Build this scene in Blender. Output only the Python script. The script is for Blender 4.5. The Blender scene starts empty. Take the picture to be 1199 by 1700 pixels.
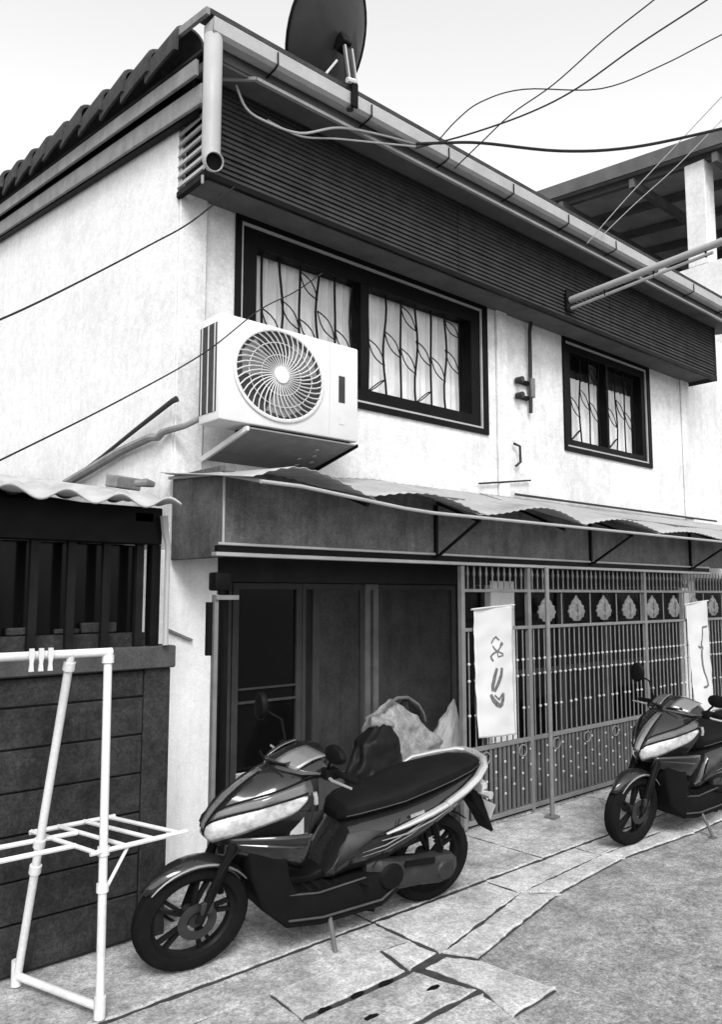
import bpy, bmesh, math, random
from math import sin, cos, pi, radians as R
from mathutils import Vector, noise as mnoise
random.seed(7)
scene = bpy.context.scene
COL = scene.collection

# ------------------------------------------------------------------ camera
cam = bpy.data.cameras.new('camera')
cam_ob = bpy.data.objects.new('camera', cam); COL.objects.link(cam_ob)
cam.sensor_fit = 'HORIZONTAL'; cam.sensor_width = 36.0; cam.lens = 39.03
cam.clip_start = 0.05; cam.clip_end = 2000
cam_ob.location = (0, 0, 1.6)
cam_ob.rotation_euler = (R(90 + 6.016), 0, R(48.509 - 90))
scene.camera = cam_ob

# ------------------------------------------------------------------ sky and sun (bright hazy overcast, grey tones only)
SUN_EL, SUN_AZ = 44.0, 236.0            # azimuth of the sun seen from the scene, measured from +X
world = bpy.data.worlds.new('World'); scene.world = world
world.use_nodes = True
wn = world.node_tree; wn.nodes.clear()
sky = wn.nodes.new('ShaderNodeTexSky'); sky.sky_type = 'NISHITA'; sky.sun_disc = False
sky.sun_elevation = R(SUN_EL); sky.sun_rotation = R(90 - SUN_AZ)
sky.air_density = 1.0; sky.dust_density = 1.6; sky.ozone_density = 1.0
hs = wn.nodes.new('ShaderNodeHueSaturation'); hs.inputs['Saturation'].default_value = 0.0
bg = wn.nodes.new('ShaderNodeBackground'); bg.inputs['Strength'].default_value = 0.15
wo = wn.nodes.new('ShaderNodeOutputWorld')
wn.links.new(sky.outputs['Color'], hs.inputs['Color'])
wn.links.new(hs.outputs['Color'], bg.inputs['Color'])
wn.links.new(bg.outputs[0], wo.inputs['Surface'])
sl = bpy.data.lights.new('sun', 'SUN'); sl.energy = 1.5; sl.angle = R(24); sl.color = (1, 1, 1)
sun = bpy.data.objects.new('sun', sl); COL.objects.link(sun)
sd = Vector((cos(R(SUN_EL)) * cos(R(SUN_AZ)), cos(R(SUN_EL)) * sin(R(SUN_AZ)), sin(R(SUN_EL))))
sun.rotation_euler = sd.to_track_quat('Z', 'Y').to_euler()
vs = scene.view_settings
vs.view_transform = 'Standard'; vs.look = 'None'; vs.gamma = 1.0; vs.exposure = 1.2
vs.use_curve_mapping = False

# ------------------------------------------------------------------ materials
MATS = {}
def M(name, v, rough=0.7, var=0.2, scale=6.0, bump=0.0, bscale=80.0, metal=0.0, coat=0.0,
      streak=0.0, speck=0.0, spec=None, alpha_mix=0.0, coords='pos', stain=0.0, crack=0.0, mid=0.0):
    """grey procedural material: base value v, mottling, vertical streaks, fine speckle, bump"""
    if name in MATS: return MATS[name]
    if spec is None: spec = 0.05 if v < 0.12 else 0.2
    m = bpy.data.materials.new(name); m.use_nodes = True
    nt = m.node_tree; N = nt.nodes; L = nt.links
    b = N['Principled BSDF']
    b.inputs['Roughness'].default_value = rough
    b.inputs['Metallic'].default_value = metal
    b.inputs['Specular IOR Level'].default_value = spec
    b.inputs['Coat Weight'].default_value = coat
    b.inputs['Coat Roughness'].default_value = 0.06
    if coords == 'pos':
        g = N.new('ShaderNodeNewGeometry'); co = g.outputs['Position']
    else:
        g = N.new('ShaderNodeTexCoord'); co = g.outputs['Object']
    val = None
    def noise(sc, det=5, rgh=0.6, stretch=None):
        n = N.new('ShaderNodeTexNoise'); n.inputs['Scale'].default_value = sc
        n.inputs['Detail'].default_value = det; n.inputs['Roughness'].default_value = rgh
        if stretch:
            mp = N.new('ShaderNodeMapping'); mp.inputs['Scale'].default_value = stretch
            L.new(co, mp.inputs['Vector']); L.new(mp.outputs[0], n.inputs['Vector'])
        else: L.new(co, n.inputs['Vector'])
        return n.outputs['Fac']
    def rng(src, a, c, lo=0.25, hi=0.75):
        r = N.new('ShaderNodeMapRange'); r.inputs['From Min'].default_value = lo; r.inputs['From Max'].default_value = hi
        r.inputs['To Min'].default_value = a; r.inputs['To Max'].default_value = c
        L.new(src, r.inputs['Value']); return r.outputs[0]
    def mul(a, c):
        k = N.new('ShaderNodeMath'); k.operation = 'MULTIPLY'; L.new(a, k.inputs[0])
        if isinstance(c, float): k.inputs[1].default_value = c
        else: L.new(c, k.inputs[1])
        return k.outputs[0]
    val = mul(rng(noise(scale), 1 - var, 1 + var), float(v))
    if streak: val = mul(val, rng(noise(3.0, 6, 0.7, (4, 4, 0.35)), 1.0, 1 - streak, 0.48, 0.78))
    if stain: val = mul(val, rng(noise(1.7, 7, 0.65), 1.0, 1 - stain, 0.5, 0.72))
    if mid: val = mul(val, rng(noise(scale * 5.0, 8, 0.78), 1 - mid, 1 + mid, 0.36, 0.64))
    if crack:
        nz = N.new('ShaderNodeTexNoise'); nz.inputs['Scale'].default_value = 2.5; nz.inputs['Detail'].default_value = 6
        L.new(co, nz.inputs['Vector'])
        ad = N.new('ShaderNodeVectorMath'); ad.operation = 'MULTIPLY_ADD'; ad.inputs[1].default_value = (0.5, 0.5, 0.5)
        L.new(nz.outputs['Color'], ad.inputs[0]); L.new(co, ad.inputs[2])
        vo = N.new('ShaderNodeTexVoronoi'); vo.feature = 'DISTANCE_TO_EDGE'; vo.inputs['Scale'].default_value = 0.75
        L.new(ad.outputs[0], vo.inputs['Vector'])
        cr = rng(vo.outputs['Distance'], 1.0, 0.0, 0.001, 0.006)
        cm = mul(mul(cr, rng(noise(1.3, 3), 0.0, 1.0, 0.48, 0.62)), float(crack))
        iv = N.new('ShaderNodeMath'); iv.operation = 'SUBTRACT'; iv.inputs[0].default_value = 1.0; L.new(cm, iv.inputs[1])
        val = mul(val, iv.outputs[0])
    if speck: val = mul(val, rng(noise(bscale * 1.3, 3, 0.85), 1 - speck, 1 + speck, 0.34, 0.66))
    cb = N.new('ShaderNodeCombineColor')
    for i in range(3): L.new(val, cb.inputs[i])
    L.new(cb.outputs[0], b.inputs['Base Color'])
    if rough > 0.15:
        L.new(rng(noise(scale * 2.3, 4), max(0.03, rough - 0.1), min(1, rough + 0.1)), b.inputs['Roughness'])
    if bump:
        bp = N.new('ShaderNodeBump'); bp.inputs['Strength'].default_value = bump; bp.inputs['Distance'].default_value = 0.01
        L.new(noise(bscale, 6, 0.7), bp.inputs['Height']); L.new(bp.outputs[0], b.inputs['Normal'])
    if alpha_mix:
        tr = N.new('ShaderNodeBsdfTransparent'); mx = N.new('ShaderNodeMixShader')
        mx.inputs[0].default_value = alpha_mix
        L.new(b.outputs[0], mx.inputs[1]); L.new(tr.outputs[0], mx.inputs[2])
        L.new(mx.outputs[0], N['Material Output'].inputs['Surface'])
    MATS[name] = m; return m

m_wall   = M('white_plaster', 0.55, 0.85, 0.06, 3, 0.25, 55, streak=0.10, speck=0.12, stain=0.14, mid=0.10)
m_wall2  = M('front_plaster', 0.51, 0.85, 0.07, 3, 0.28, 50, streak=0.14, speck=0.12, stain=0.18, mid=0.12)
m_pillar = M('pillar_plaster', 0.78, 0.85, 0.06, 4, 0.25, 60, streak=0.16, speck=0.08, stain=0.10, mid=0.05)
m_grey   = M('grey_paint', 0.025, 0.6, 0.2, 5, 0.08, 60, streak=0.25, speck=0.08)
m_fascia = M('fascia_paint', 0.095, 0.7, 0.3, 5, 0.2, 60, streak=0.4, speck=0.25, stain=0.35, mid=0.2)
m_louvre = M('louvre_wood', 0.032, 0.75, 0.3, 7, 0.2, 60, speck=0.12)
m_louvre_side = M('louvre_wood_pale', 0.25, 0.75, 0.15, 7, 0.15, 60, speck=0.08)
m_soffit = M('soffit_board', 0.09, 0.75, 0.25, 5, 0.1, 60, speck=0.1)
m_terr   = M('terrace_board', 0.28, 0.8, 0.25, 3, 0.1, 40, speck=0.1)
m_tile   = M('roof_tile', 0.04, 0.8, 0.35, 9, 0.4, 40, speck=0.15)
m_barge  = M('barge_board', 0.16, 0.75, 0.25, 8, 0.2, 50, streak=0.2, speck=0.1)
m_gutter = M('gutter_metal', 0.30, 0.45, 0.15, 6, 0.05, 40, metal=0.3, speck=0.06)
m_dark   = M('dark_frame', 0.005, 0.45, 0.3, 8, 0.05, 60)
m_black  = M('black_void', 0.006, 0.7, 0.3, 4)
m_frameg = M('frame_grey', 0.035, 0.5, 0.2, 8, 0.05, 60, speck=0.08)
m_framel = M('frame_light', 0.28, 0.5, 0.15, 8, 0.05, 60)
m_pvc    = M('pvc_pipe', 0.27, 0.45, 0.08, 5, 0.03, 50, stain=0.15)
m_white  = M('white_metal', 0.50, 0.4, 0.06, 6, 0.03, 50, speck=0.06, stain=0.3, mid=0.06)
m_ac     = M('ac_casing', 0.50, 0.45, 0.05, 5, 0.03, 60, stain=0.08)
m_fin    = M('ac_fin', 0.42, 0.45, 0.06, 5)
m_acdark = M('ac_coil', 0.04, 0.6, 0.3, 30)
m_tray   = M('galvanised_tray', 0.17, 0.6, 0.2, 10, 0.05, 60, metal=0.2)
m_curtain= M('curtain', 0.62, 0.9, 0.12, 6, 0.1, 60, speck=0.06)
m_glass  = M('window_glass', 0.02, 0.03, 0.0, 3, alpha_mix=0.94, spec=0.5)
m_dglass = M('dark_glass', 0.003, 0.12, 0.1, 3, spec=0.10)
m_door   = M('door_panel', 0.012, 0.5, 0.25, 8, 0.05, 60, speck=0.1)
m_door2  = M('door_panel_grey', 0.032, 0.7, 0.3, 6, 0.1, 60, streak=0.35, speck=0.25, stain=0.3)
m_gate   = M('gate_paint', 0.125, 0.5, 0.2, 12, 0.1, 80, streak=0.1, speck=0.08)
m_knob   = M('gate_knob', 0.32, 0.45, 0.3, 20)
m_gate2  = M('gate_sheet', 0.085, 0.6, 0.25, 9, 0.1, 70, streak=0.2, speck=0.1)
m_paper  = M('banner_paper', 0.43, 0.85, 0.05, 5, 0.05, 40)
m_ink    = M('banner_ink', 0.10, 0.8, 0.5, 60)
m_sheet  = M('awning_sheet', 0.33, 0.45, 0.12, 5, 0.05, 40, stain=0.35, alpha_mix=0.2)
m_road   = M('road_concrete', 0.20, 0.9, 0.48, 5.5, 0.6, 60, speck=0.45, stain=0.40, mid=0.45, crack=0.4)
m_ground = M('far_ground', 0.25, 0.95, 0.25, 1.2, 0.4, 40, speck=0.2)
m_slab   = M('slab_concrete', 0.31, 0.9, 0.38, 5.0, 0.6, 60, speck=0.38, stain=0.50, mid=0.36, crack=0.45)
m_kerb   = M('kerb_concrete', 0.36, 0.9, 0.32, 6.0, 0.6, 60, speck=0.35, stain=0.45, mid=0.25)
m_dirt   = M('joint_dirt', 0.04, 0.95, 0.4, 20, 0.4, 60)
m_nwall  = M('neighbour_board', 0.026, 0.75, 0.35, 4, 0.35, 60, streak=0.4, speck=0.35, stain=0.4, mid=0.3)
m_nroof  = M('corrugated_fibre', 0.32, 0.85, 0.15, 6, 0.2, 60, stain=0.3, speck=0.08)
m_cable  = M('cable_black', 0.02, 0.6, 0.2, 10)
m_cablel = M('cable_grey', 0.25, 0.6, 0.1, 10)
m_dish   = M('dish_plastic', 0.035, 0.35, 0.2, 5, 0.02, 60, coat=0.1)
m_steel  = M('steel', 0.5, 0.35, 0.1, 8, metal=0.8)
# scooters
m_paint  = M('scooter_paint', 0.010, 0.28, 0.1, 6, coat=0.9, coords='obj')
m_paint2 = M('scooter_silver', 0.17, 0.28, 0.1, 6, coat=0.8, metal=0.5, coords='obj')
m_flank  = M('scooter_grey', 0.075, 0.3, 0.15, 6, coat=0.7, metal=0.3, coords='obj')
m_plast  = M('scooter_plastic', 0.005, 0.55, 0.25, 10, 0.05, 90, coords='obj')
m_rubber = M('tyre_rubber', 0.006, 0.85, 0.3, 14, 0.2, 90, coords='obj')
m_seat   = M('seat_vinyl', 0.007, 0.75, 0.25, 8, 0.12, 120, coords='obj')
m_lens   = M('lamp_lens', 0.36, 0.12, 0.55, 22, coat=0.8, coords='obj')
m_rail   = M('rail_silver', 0.42, 0.3, 0.1, 8, metal=0.6, coords='obj')
m_engine = M('engine_alloy', 0.035, 0.5, 0.3, 14, 0.1, 70, metal=0.5, coords='obj')
m_wedge  = M('wedge_plastic', 0.045, 0.5, 0.2, 10, coords='obj')
m_rim    = M('rim_black', 0.008, 0.4, 0.2, 10, coords='obj')
m_bagb   = M('black_sack', 0.008, 0.4, 0.2, 10, 0.2, 30)
m_bagl   = M('patterned_sack', 0.16, 0.85, 0.45, 16, 0.3, 45, speck=0.25)
m_bagw   = M('white_sack', 0.2, 0.8, 0.15, 12, 0.2, 40)
m_crate  = M('crate_wood', 0.06, 0.8, 0.3, 9, 0.2, 50)
m_brick  = M('roof_brick', 0.14, 0.9, 0.3, 14, 0.5, 50)

# ------------------------------------------------------------------ mesh helpers
ORG = {}
class MB:
    def __init__(self): self.v = []; self.f = []
    def add(self, vs, fs):
        o = len(self.v); self.v += [tuple(p) for p in vs]; self.f += [tuple(i + o for i in f) for f in fs]; return self
    def box(self, x0, x1, y0, y1, z0, z1):
        return self.add([(x0,y0,z0),(x1,y0,z0),(x1,y1,z0),(x0,y1,z0),(x0,y0,z1),(x1,y0,z1),(x1,y1,z1),(x0,y1,z1)],
            [(0,3,2,1),(4,5,6,7),(0,1,5,4),(1,2,6,5),(2,3,7,6),(3,0,4,7)])
    def bar(self, a, b, w, h, up=(0,0,1)):
        """rectangular bar from a to b, w across, h along up"""
        a = Vector(a); b = Vector(b); d = (b - a).normalized(); u = Vector(up)
        s = d.cross(u).normalized(); u = s.cross(d).normalized()
        P = []
        for c in (a, b):
            for (i, j) in ((-1,-1),(1,-1),(1,1),(-1,1)): P.append(c + s * (i * w / 2) + u * (j * h / 2))
        return self.add(P, [(0,1,2,3),(7,6,5,4),(0,4,5,1),(1,5,6,2),(2,6,7,3),(3,7,4,0)])
    def tube(self, pts, r, seg=8, cap=True):
        pts = [Vector(p) for p in pts]; n = len(pts)
        rs = r if isinstance(r, (list, tuple)) else [r] * n
        rings = []; ref = None
        for i, p in enumerate(pts):
            d = (pts[min(i + 1, n - 1)] - pts[max(i - 1, 0)]).normalized()
            if ref is None:
                ref = Vector((0, 0, 1)) if abs(d.z) < 0.9 else Vector((1, 0, 0))
            s = d.cross(ref).normalized(); t = s.cross(d).normalized(); ref = t
            rings.append([p + (s * cos(2*pi*k/seg) + t * sin(2*pi*k/seg)) * rs[i] for k in range(seg)])
        return self.loft(rings, cap)
    def loft(self, rings, cap=True, closed=True):
        n = len(rings[0]); V = [p for r in rings for p in r]; F = []
        for i in range(len(rings) - 1):
            for k in range(n if closed else n - 1):
                k2 = (k + 1) % n
                F.append((i*n + k, i*n + k2, (i+1)*n + k2, (i+1)*n + k))
        if cap:
            F.append(tuple(range(n - 1, -1, -1))); F.append(tuple((len(rings)-1)*n + k for k in range(n)))
        return self.add(V, F)
    def prism(self, poly, axis, a, b):
        """extrude a 2D polygon along an axis (x|y|z) between a and b"""
        def mk(u, v, t): return {'x': (t, u, v), 'y': (u, t, v), 'z': (u, v, t)}[axis]
        n = len(poly)
        V = [mk(u, v, a) for u, v in poly] + [mk(u, v, b) for u, v in poly]
        F = [tuple(range(n - 1, -1, -1)), tuple(range(n, 2*n))] + [(k, (k+1) % n, n + (k+1) % n, n + k) for k in range(n)]
        return self.add(V, F)
    def grid(self, fn, nu, nv):
        V = [fn(i / nu, j / nv) for i in range(nu + 1) for j in range(nv + 1)]
        F = [(i*(nv+1)+j, (i+1)*(nv+1)+j, (i+1)*(nv+1)+j+1, i*(nv+1)+j+1) for i in range(nu) for j in range(nv)]
        return self.add(V, F)
    def ball(self, c, rx, ry, rz, nu=12, nv=8):
        c = Vector(c); rings = []
        for j in range(1, nv):
            a = pi * j / nv
            rings.append([c + Vector((rx*sin(a)*cos(2*pi*k/nu), ry*sin(a)*sin(2*pi*k/nu), rz*cos(a))) for k in range(nu)])
        return self.loft(rings, True)
    def wall(self, xs, zs, hole, y0, y1):
        """solid wall on a grid of breaks, hole(i, j) leaves a cell open"""
        nx, nz = len(xs) - 1, len(zs) - 1
        full = lambda i, j: 0 <= i < nx and 0 <= j < nz and not hole(i, j)
        for i in range(nx):
            for j in range(nz):
                if not full(i, j): continue
                a, b, c, d = xs[i], xs[i+1], zs[j], zs[j+1]
                self.add([(a,y0,c),(b,y0,c),(b,y0,d),(a,y0,d)], [(0,1,2,3)])
                self.add([(a,y1,c),(b,y1,c),(b,y1,d),(a,y1,d)], [(3,2,1,0)])
                if not full(i-1, j): self.add([(a,y0,c),(a,y0,d),(a,y1,d),(a,y1,c)], [(0,1,2,3)])
                if not full(i+1, j): self.add([(b,y0,c),(b,y1,c),(b,y1,d),(b,y0,d)], [(0,1,2,3)])
                if not full(i, j-1): self.add([(a,y0,c),(a,y1,c),(b,y1,c),(b,y0,c)], [(0,1,2,3)])
                if not full(i, j+1): self.add([(a,y0,d),(b,y0,d),(b,y1,d),(a,y1,d)], [(0,1,2,3)])
        return self

def link(name, data, parent, org):
    o = bpy.data.objects.new(name, data); COL.objects.link(o)
    ORG[o.name] = Vector(org)
    o.location = Vector(org) - (ORG[parent.name] if parent else Vector((0, 0, 0)))
    if parent: o.parent = parent
    return o
def thing(name, loc, label, cat, group=None):
    o = link(name, None, None, loc); o['label'] = label; o['category'] = cat
    if group: o['group'] = group
    return o
def obj(name, mb, mat, parent=None, bevel=0.0, smooth=False, org=None, subd=0, weld=True, thick=0.0, sharp=42):
    if org is None:
        xs = [p[0] for p in mb.v]; ys = [p[1] for p in mb.v]; zs = [p[2] for p in mb.v]
        org = ((min(xs)+max(xs))/2, (min(ys)+max(ys))/2, min(zs))
    me = bpy.data.meshes.new(name)
    me.from_pydata([(p[0]-org[0], p[1]-org[1], p[2]-org[2]) for p in mb.v], [], mb.f)
    bm = bmesh.new(); bm.from_mesh(me)
    if weld: bmesh.ops.remove_doubles(bm, verts=bm.verts, dist=0.0002)
    bmesh.ops.recalc_face_normals(bm, faces=bm.faces)
    if bevel > 0:
        ed = [e for e in bm.edges if len(e.link_faces) == 2 and e.calc_face_angle(0) > 0.5]
        bmesh.ops.bevel(bm, geom=ed, offset=bevel, segments=2 if smooth else 1, affect='EDGES', profile=0.5, clamp_overlap=True)
    for f in bm.faces: f.smooth = smooth
    if smooth:
        for e in bm.edges:
            if len(e.link_faces) == 2 and e.calc_face_angle(0) > R(sharp): e.smooth = False
    bm.to_mesh(me); bm.free()
    me.materials.append(mat)
    o = link(name, me, parent, org)
    if thick:
        sm = o.modifiers.new('solid', 'SOLIDIFY'); sm.thickness = thick; sm.offset = 0
    if subd:
        s = o.modifiers.new('subd', 'SUBSURF'); s.levels = subd; s.render_levels = subd
    return o
def inst(name, src, parent, org):
    """another piece sharing the mesh of src"""
    return link(name, src.data, parent, org)
def tag(o, label, cat, group=None):
    o['label'] = label; o['category'] = cat
    if group: o['group'] = group
    return o
def struct(o): o['kind'] = 'structure'; return o
def copy_tree(o, parent=None):
    c = o.copy(); COL.objects.link(c); c.parent = parent
    for ch in [x for x in list(bpy.data.objects) if x.parent == o]: copy_tree(ch, c)
    return c
def jit(a): return random.uniform(-a, a)

# ================================================================== SETTING
g = MB(); g.add([(-400,-400,-0.03),(400,-400,-0.03),(400,400,-0.03),(-400,400,-0.03)], [(0,1,2,3)])
struct(obj('ground', g, m_ground))
# alley road: gently uneven concrete sheet
def roadz(x, y): return 0.006 * mnoise.noise(Vector((x * 0.9, y * 0.9, 3.1)))
g = MB()
def rf(u, v):
    x = -6 + 26 * u; y = -7 + 10.4 * v
    return (x, y, roadz(x, y) - 0.001)
g.grid(rf, 130, 60)
struct(obj('road', g, m_road, smooth=True))
# pavement bed under the slabs
g = MB(); g.prism([(-6,3.62),(9.49,3.62),(9.49,2.615),(9,2.615),(5.3,2.605),(4.483,2.65),(4.1,2.62),(3.701,2.58),(3.1,2.445),(2.79,2.375),(2.775,2.35),(2.81,1.985),(2.50,1.98),(2.44,1.61),(1.88,1.60),(1.88,1.21),(-6,1.21)], 'z', 0.006, 0.009)
pave = struct(obj('pavement', g, m_dirt))
def slab(poly, mat=None, z=0.0155, name='slab', gap=0.003, tilt=0.003, rag=0.007):
    """one concrete slab: ragged outline, worn edge, slight tilt"""
    cx = sum(p[0] for p in poly)/len(poly); cy = sum(p[1] for p in poly)/len(poly)
    pts = []
    for i, p in enumerate(poly):
        q = poly[(i+1) % len(poly)]
        n = max(1, int(math.hypot(q[0]-p[0], q[1]-p[1]) / 0.035))
        for k in range(n):
            t = k / n; x = p[0] + (q[0]-p[0])*t; y = p[1] + (q[1]-p[1])*t
            d = math.hypot(cx-x, cy-y) or 1
            nx, ny = (q[1]-p[1]), -(q[0]-p[0]); l = math.hypot(nx, ny); nx /= l; ny /= l
            if (cx-x)*nx + (cy-y)*ny < 0: nx, ny = -nx, -ny
            s = gap + abs(mnoise.noise(Vector((x*7, y*7, 1.3)))) * rag * 2 + random.random() * rag
            pts.append((x + nx*s, y + ny*s))
    tx, ty = jit(tilt), jit(tilt)
    zz = lambda x, y: z + (x-cx)*tx*0.4 + (y-cy)*ty
    b = MB()
    bot = [(x, y, 0.007) for x, y in pts]
    mid = [(x, y, zz(x, y) - 0.004) for x, y in pts]
    top = [(x + (cx-x)*0.008/(math.hypot(cx-x, cy-y) or 1), y + (cy-y)*0.008/(math.hypot(cx-x, cy-y) or 1), zz(x, y)) for x, y in pts]
    b.loft([bot, mid, top], True)
    return obj(name, b, mat or m_slab, pave)
# front strip against the houses
for a, b_ in ((-3,-1.2),(-1.2,0.55),(0.55,2.70),(2.70,4.10),(4.10,5.6),(5.6,7.3),(7.3,9.5)):
    slab([(a,2.965),(b_,2.965),(b_,3.62),(a,3.62)])
# second strip on the left, up to the drain covers
for a, b_ in ((-3,-0.6),(-0.6,1.05),(1.05,2.695)):
    slab([(a,2.745),(b_,2.735 if b_ < 2 else 2.70),(b_,2.955),(a,2.955)])
slab([(-0.4,2.20),(0.85,2.20),(0.86,2.735),(-0.4,2.735)])
slab([(0.87,2.20),(1.895,2.20),(1.925,2.738),(0.87,2.738)])
slab([(-0.4,1.2),(1.2,1.2),(1.2,2.19),(-0.4,2.19)])
s1 = slab([(1.925,2.738),(2.52,2.722),(2.465,2.497),(1.902,2.492)], m_kerb, 0.017, tilt=0)
s2 = slab([(1.90,2.483),(2.50,2.478),(2.571,2.192),(1.90,2.189)], m_slab, 0.0155, tilt=0)
slab([(2.528,2.72),(2.695,2.70),(2.69,2.525),(2.478,2.495)], m_kerb, 0.0155)
slab([(2.548,2.475),(2.695,2.48),(2.785,2.355),(2.825,1.98),(2.50,1.975),(2.578,2.19)], m_kerb, 0.017)
slab([(1.90,1.60),(2.45,1.60),(2.57,2.18),(1.90,2.18)], m_slab, 0.0155)
slab([(1.22,1.2),(1.89,1.2),(1.89,2.18),(1.22,2.18)], m_slab, 0.0155)
# flat black patches painted as the shade inside the drain covers' lifting slots
for (hx, hy) in ((2.01,2.484),(2.179,2.487),(2.33,2.482),(2.445,2.323),(2.109,2.326)):
    b = MB(); n = 14; ht = 0.0183 if hy > 2.4 else 0.0168
    poly = [(hx + 0.034*cos(2*pi*k/n)*(1+jit(.25)), hy + 0.013*sin(2*pi*k/n)*(1+jit(.35))) for k in range(n)]
    b.prism(poly, 'z', 0.012, ht); obj('lifting_slot_shade', b, m_black, pave)
# strips beside the road on the right: path concrete and drain kerb
LB = [(2.70,2.51),(3.0,2.585),(3.542,2.715),(4.0,2.745),(4.413,2.765),(5.3,2.76),(6.5,2.76),(9.5,2.76)]
LC = [(2.79,2.37),(3.1,2.44),(3.701,2.575),(4.1,2.615),(4.483,2.645),(5.3,2.60),(6.5,2.61),(9.5,2.61)]
for i in range(len(LB)-1):
    if i in (0, 2, 4, 5, 6):
        j = {0:2, 2:4, 4:5, 5:6, 6:7}[i]
        up = [(p[0], 2.955) for p in reversed(LB[i:j+1])]
        slab(LB[i:j+1] + ([(LB[j][0],2.955),(LB[i][0],2.955)]), m_kerb if i < 4 else m_slab, 0.0155)
        slab(LC[i:j+1] + list(reversed(LB[i:j+1])), m_kerb, 0.019, 'kerb_stone', gap=0.005)
# porch floor and threshold behind the gate
b = MB(); b.box(2.0, 9.4, 3.625, 4.35, 0.0, 0.035); struct(obj('porch_floor', b, m_slab))

# ================================================================== MAIN HOUSE
X0, X1, YW, YG = 2.213, 8.85, 4.22, 3.62
house = thing('row_house', (5.5, 4.3, 0), 'white two-storey row house with slatted eaves, two grilled windows and tiled roof', 'house')
# side wall (gable) and rear
zr = lambda y: 4.83 + 0.145 * (y - 3.62)
b = MB(); b.prism([(4.22,0),(11,0),(11,zr(11)-0.3),(4.22,zr(4.22)-0.3)], 'x', X0, X0+0.15)
obj('side_wall', b, m_wall, house)
b = MB(); b.prism([(4.22,0),(11,0),(11,zr(11)-0.3),(4.22,zr(4.22)-0.3)], 'x', X1-0.15, X1)
obj('party_wall', b, m_wall, house)
W1 = (2.663, 5.149, 2.975, 4.07); W2 = (6.345, 7.93, 2.985, 4.07)
xs = [X0+0.153, W1[0], W1[1], W2[0], W2[1], X1-0.153]; zs = [1.72, 2.975, 4.07, 4.72]
b = MB(); b.wall(xs, zs, lambda i, j: j == 1 and i in (1, 3), YW, YW+0.16)
obj('front_wall', b, m_wall2, house)
b = MB(); b.box(X0+0.01, X0+0.20, YW-0.025, YW-0.001, 2.15, 4.40); obj('corner_pilaster', b, m_wall2, house, bevel=0.006)
b = MB(); b.box(5.30, 5.44, YW-0.03, YW-0.001, 2.15, 4.40); obj('pilaster', b, m_wall2, house, bevel=0.006)
b = MB(); b.box(8.68, 8.86, YW-0.02, YW-0.001, 2.15, 4.3); obj('pilaster', b, m_wall2, house, bevel=0.006)
# dark upper room behind the windows
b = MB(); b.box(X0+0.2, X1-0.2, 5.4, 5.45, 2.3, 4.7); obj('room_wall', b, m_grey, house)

# ---- louvred box under the eaves
slat = None
ns = 18; zb, zt = 4.08, 4.70
pitch = (zt - zb) / ns
for k in range(ns):
    z = zb + pitch * (k + 0.5)
    for (xa, xb_) in ((2.225, 4.45), (4.46, 6.65), (6.66, 8.88)):
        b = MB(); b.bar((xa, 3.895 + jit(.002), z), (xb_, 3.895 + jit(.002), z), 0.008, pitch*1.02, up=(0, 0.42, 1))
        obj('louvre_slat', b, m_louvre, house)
for k in range(9):
    z = 4.115 + 0.068*k
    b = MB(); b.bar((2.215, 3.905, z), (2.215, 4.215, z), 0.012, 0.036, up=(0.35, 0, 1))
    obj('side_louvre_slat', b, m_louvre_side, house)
b = MB(); b.box(2.215, 8.89, 3.87, 3.90, 4.035, 4.078); obj('louvre_bottom_rail', b, m_dark, house, bevel=0.004)
b = MB(); b.box(2.20, 2.235, 3.88, 4.215, 4.035, 4.075); obj('side_bottom_rail', b, m_dark, house, bevel=0.004)
b = MB(); b.box(2.24, 8.88, 3.91, 4.215, 4.082, 4.098); obj('louvre_floor', b, m_soffit, house)
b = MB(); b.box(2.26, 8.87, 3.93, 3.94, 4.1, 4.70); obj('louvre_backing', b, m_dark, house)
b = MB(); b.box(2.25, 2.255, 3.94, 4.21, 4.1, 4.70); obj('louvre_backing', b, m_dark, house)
b = MB(); b.box(8.885, 8.90, 3.875, 4.21, 4.04, 4.70); obj('louvre_end_board', b, m_louvre, house)
# ---- roof
b = MB()
def roof_top(u, v):
    x = 2.12 + (9.2-2.12)*u; y = 3.66 + 7.8*v
    return (x, y, zr(y) - 0.09 + 0.022*sin(2*pi*x/0.18))
b.grid(roof_top, 240, 10)
obj('roof_sheet', b, m_tile, house, smooth=True, thick=0.012)
b = MB(); b.prism([(3.70, zr(3.70)-0.20),(11.4, zr(11.4)-0.20),(11.4, zr(11.4)-0.14),(3.70, zr(3.70)-0.14)], 'x', 2.16, 9.2)
obj('roof_deck', b, m_soffit, house)
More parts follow.
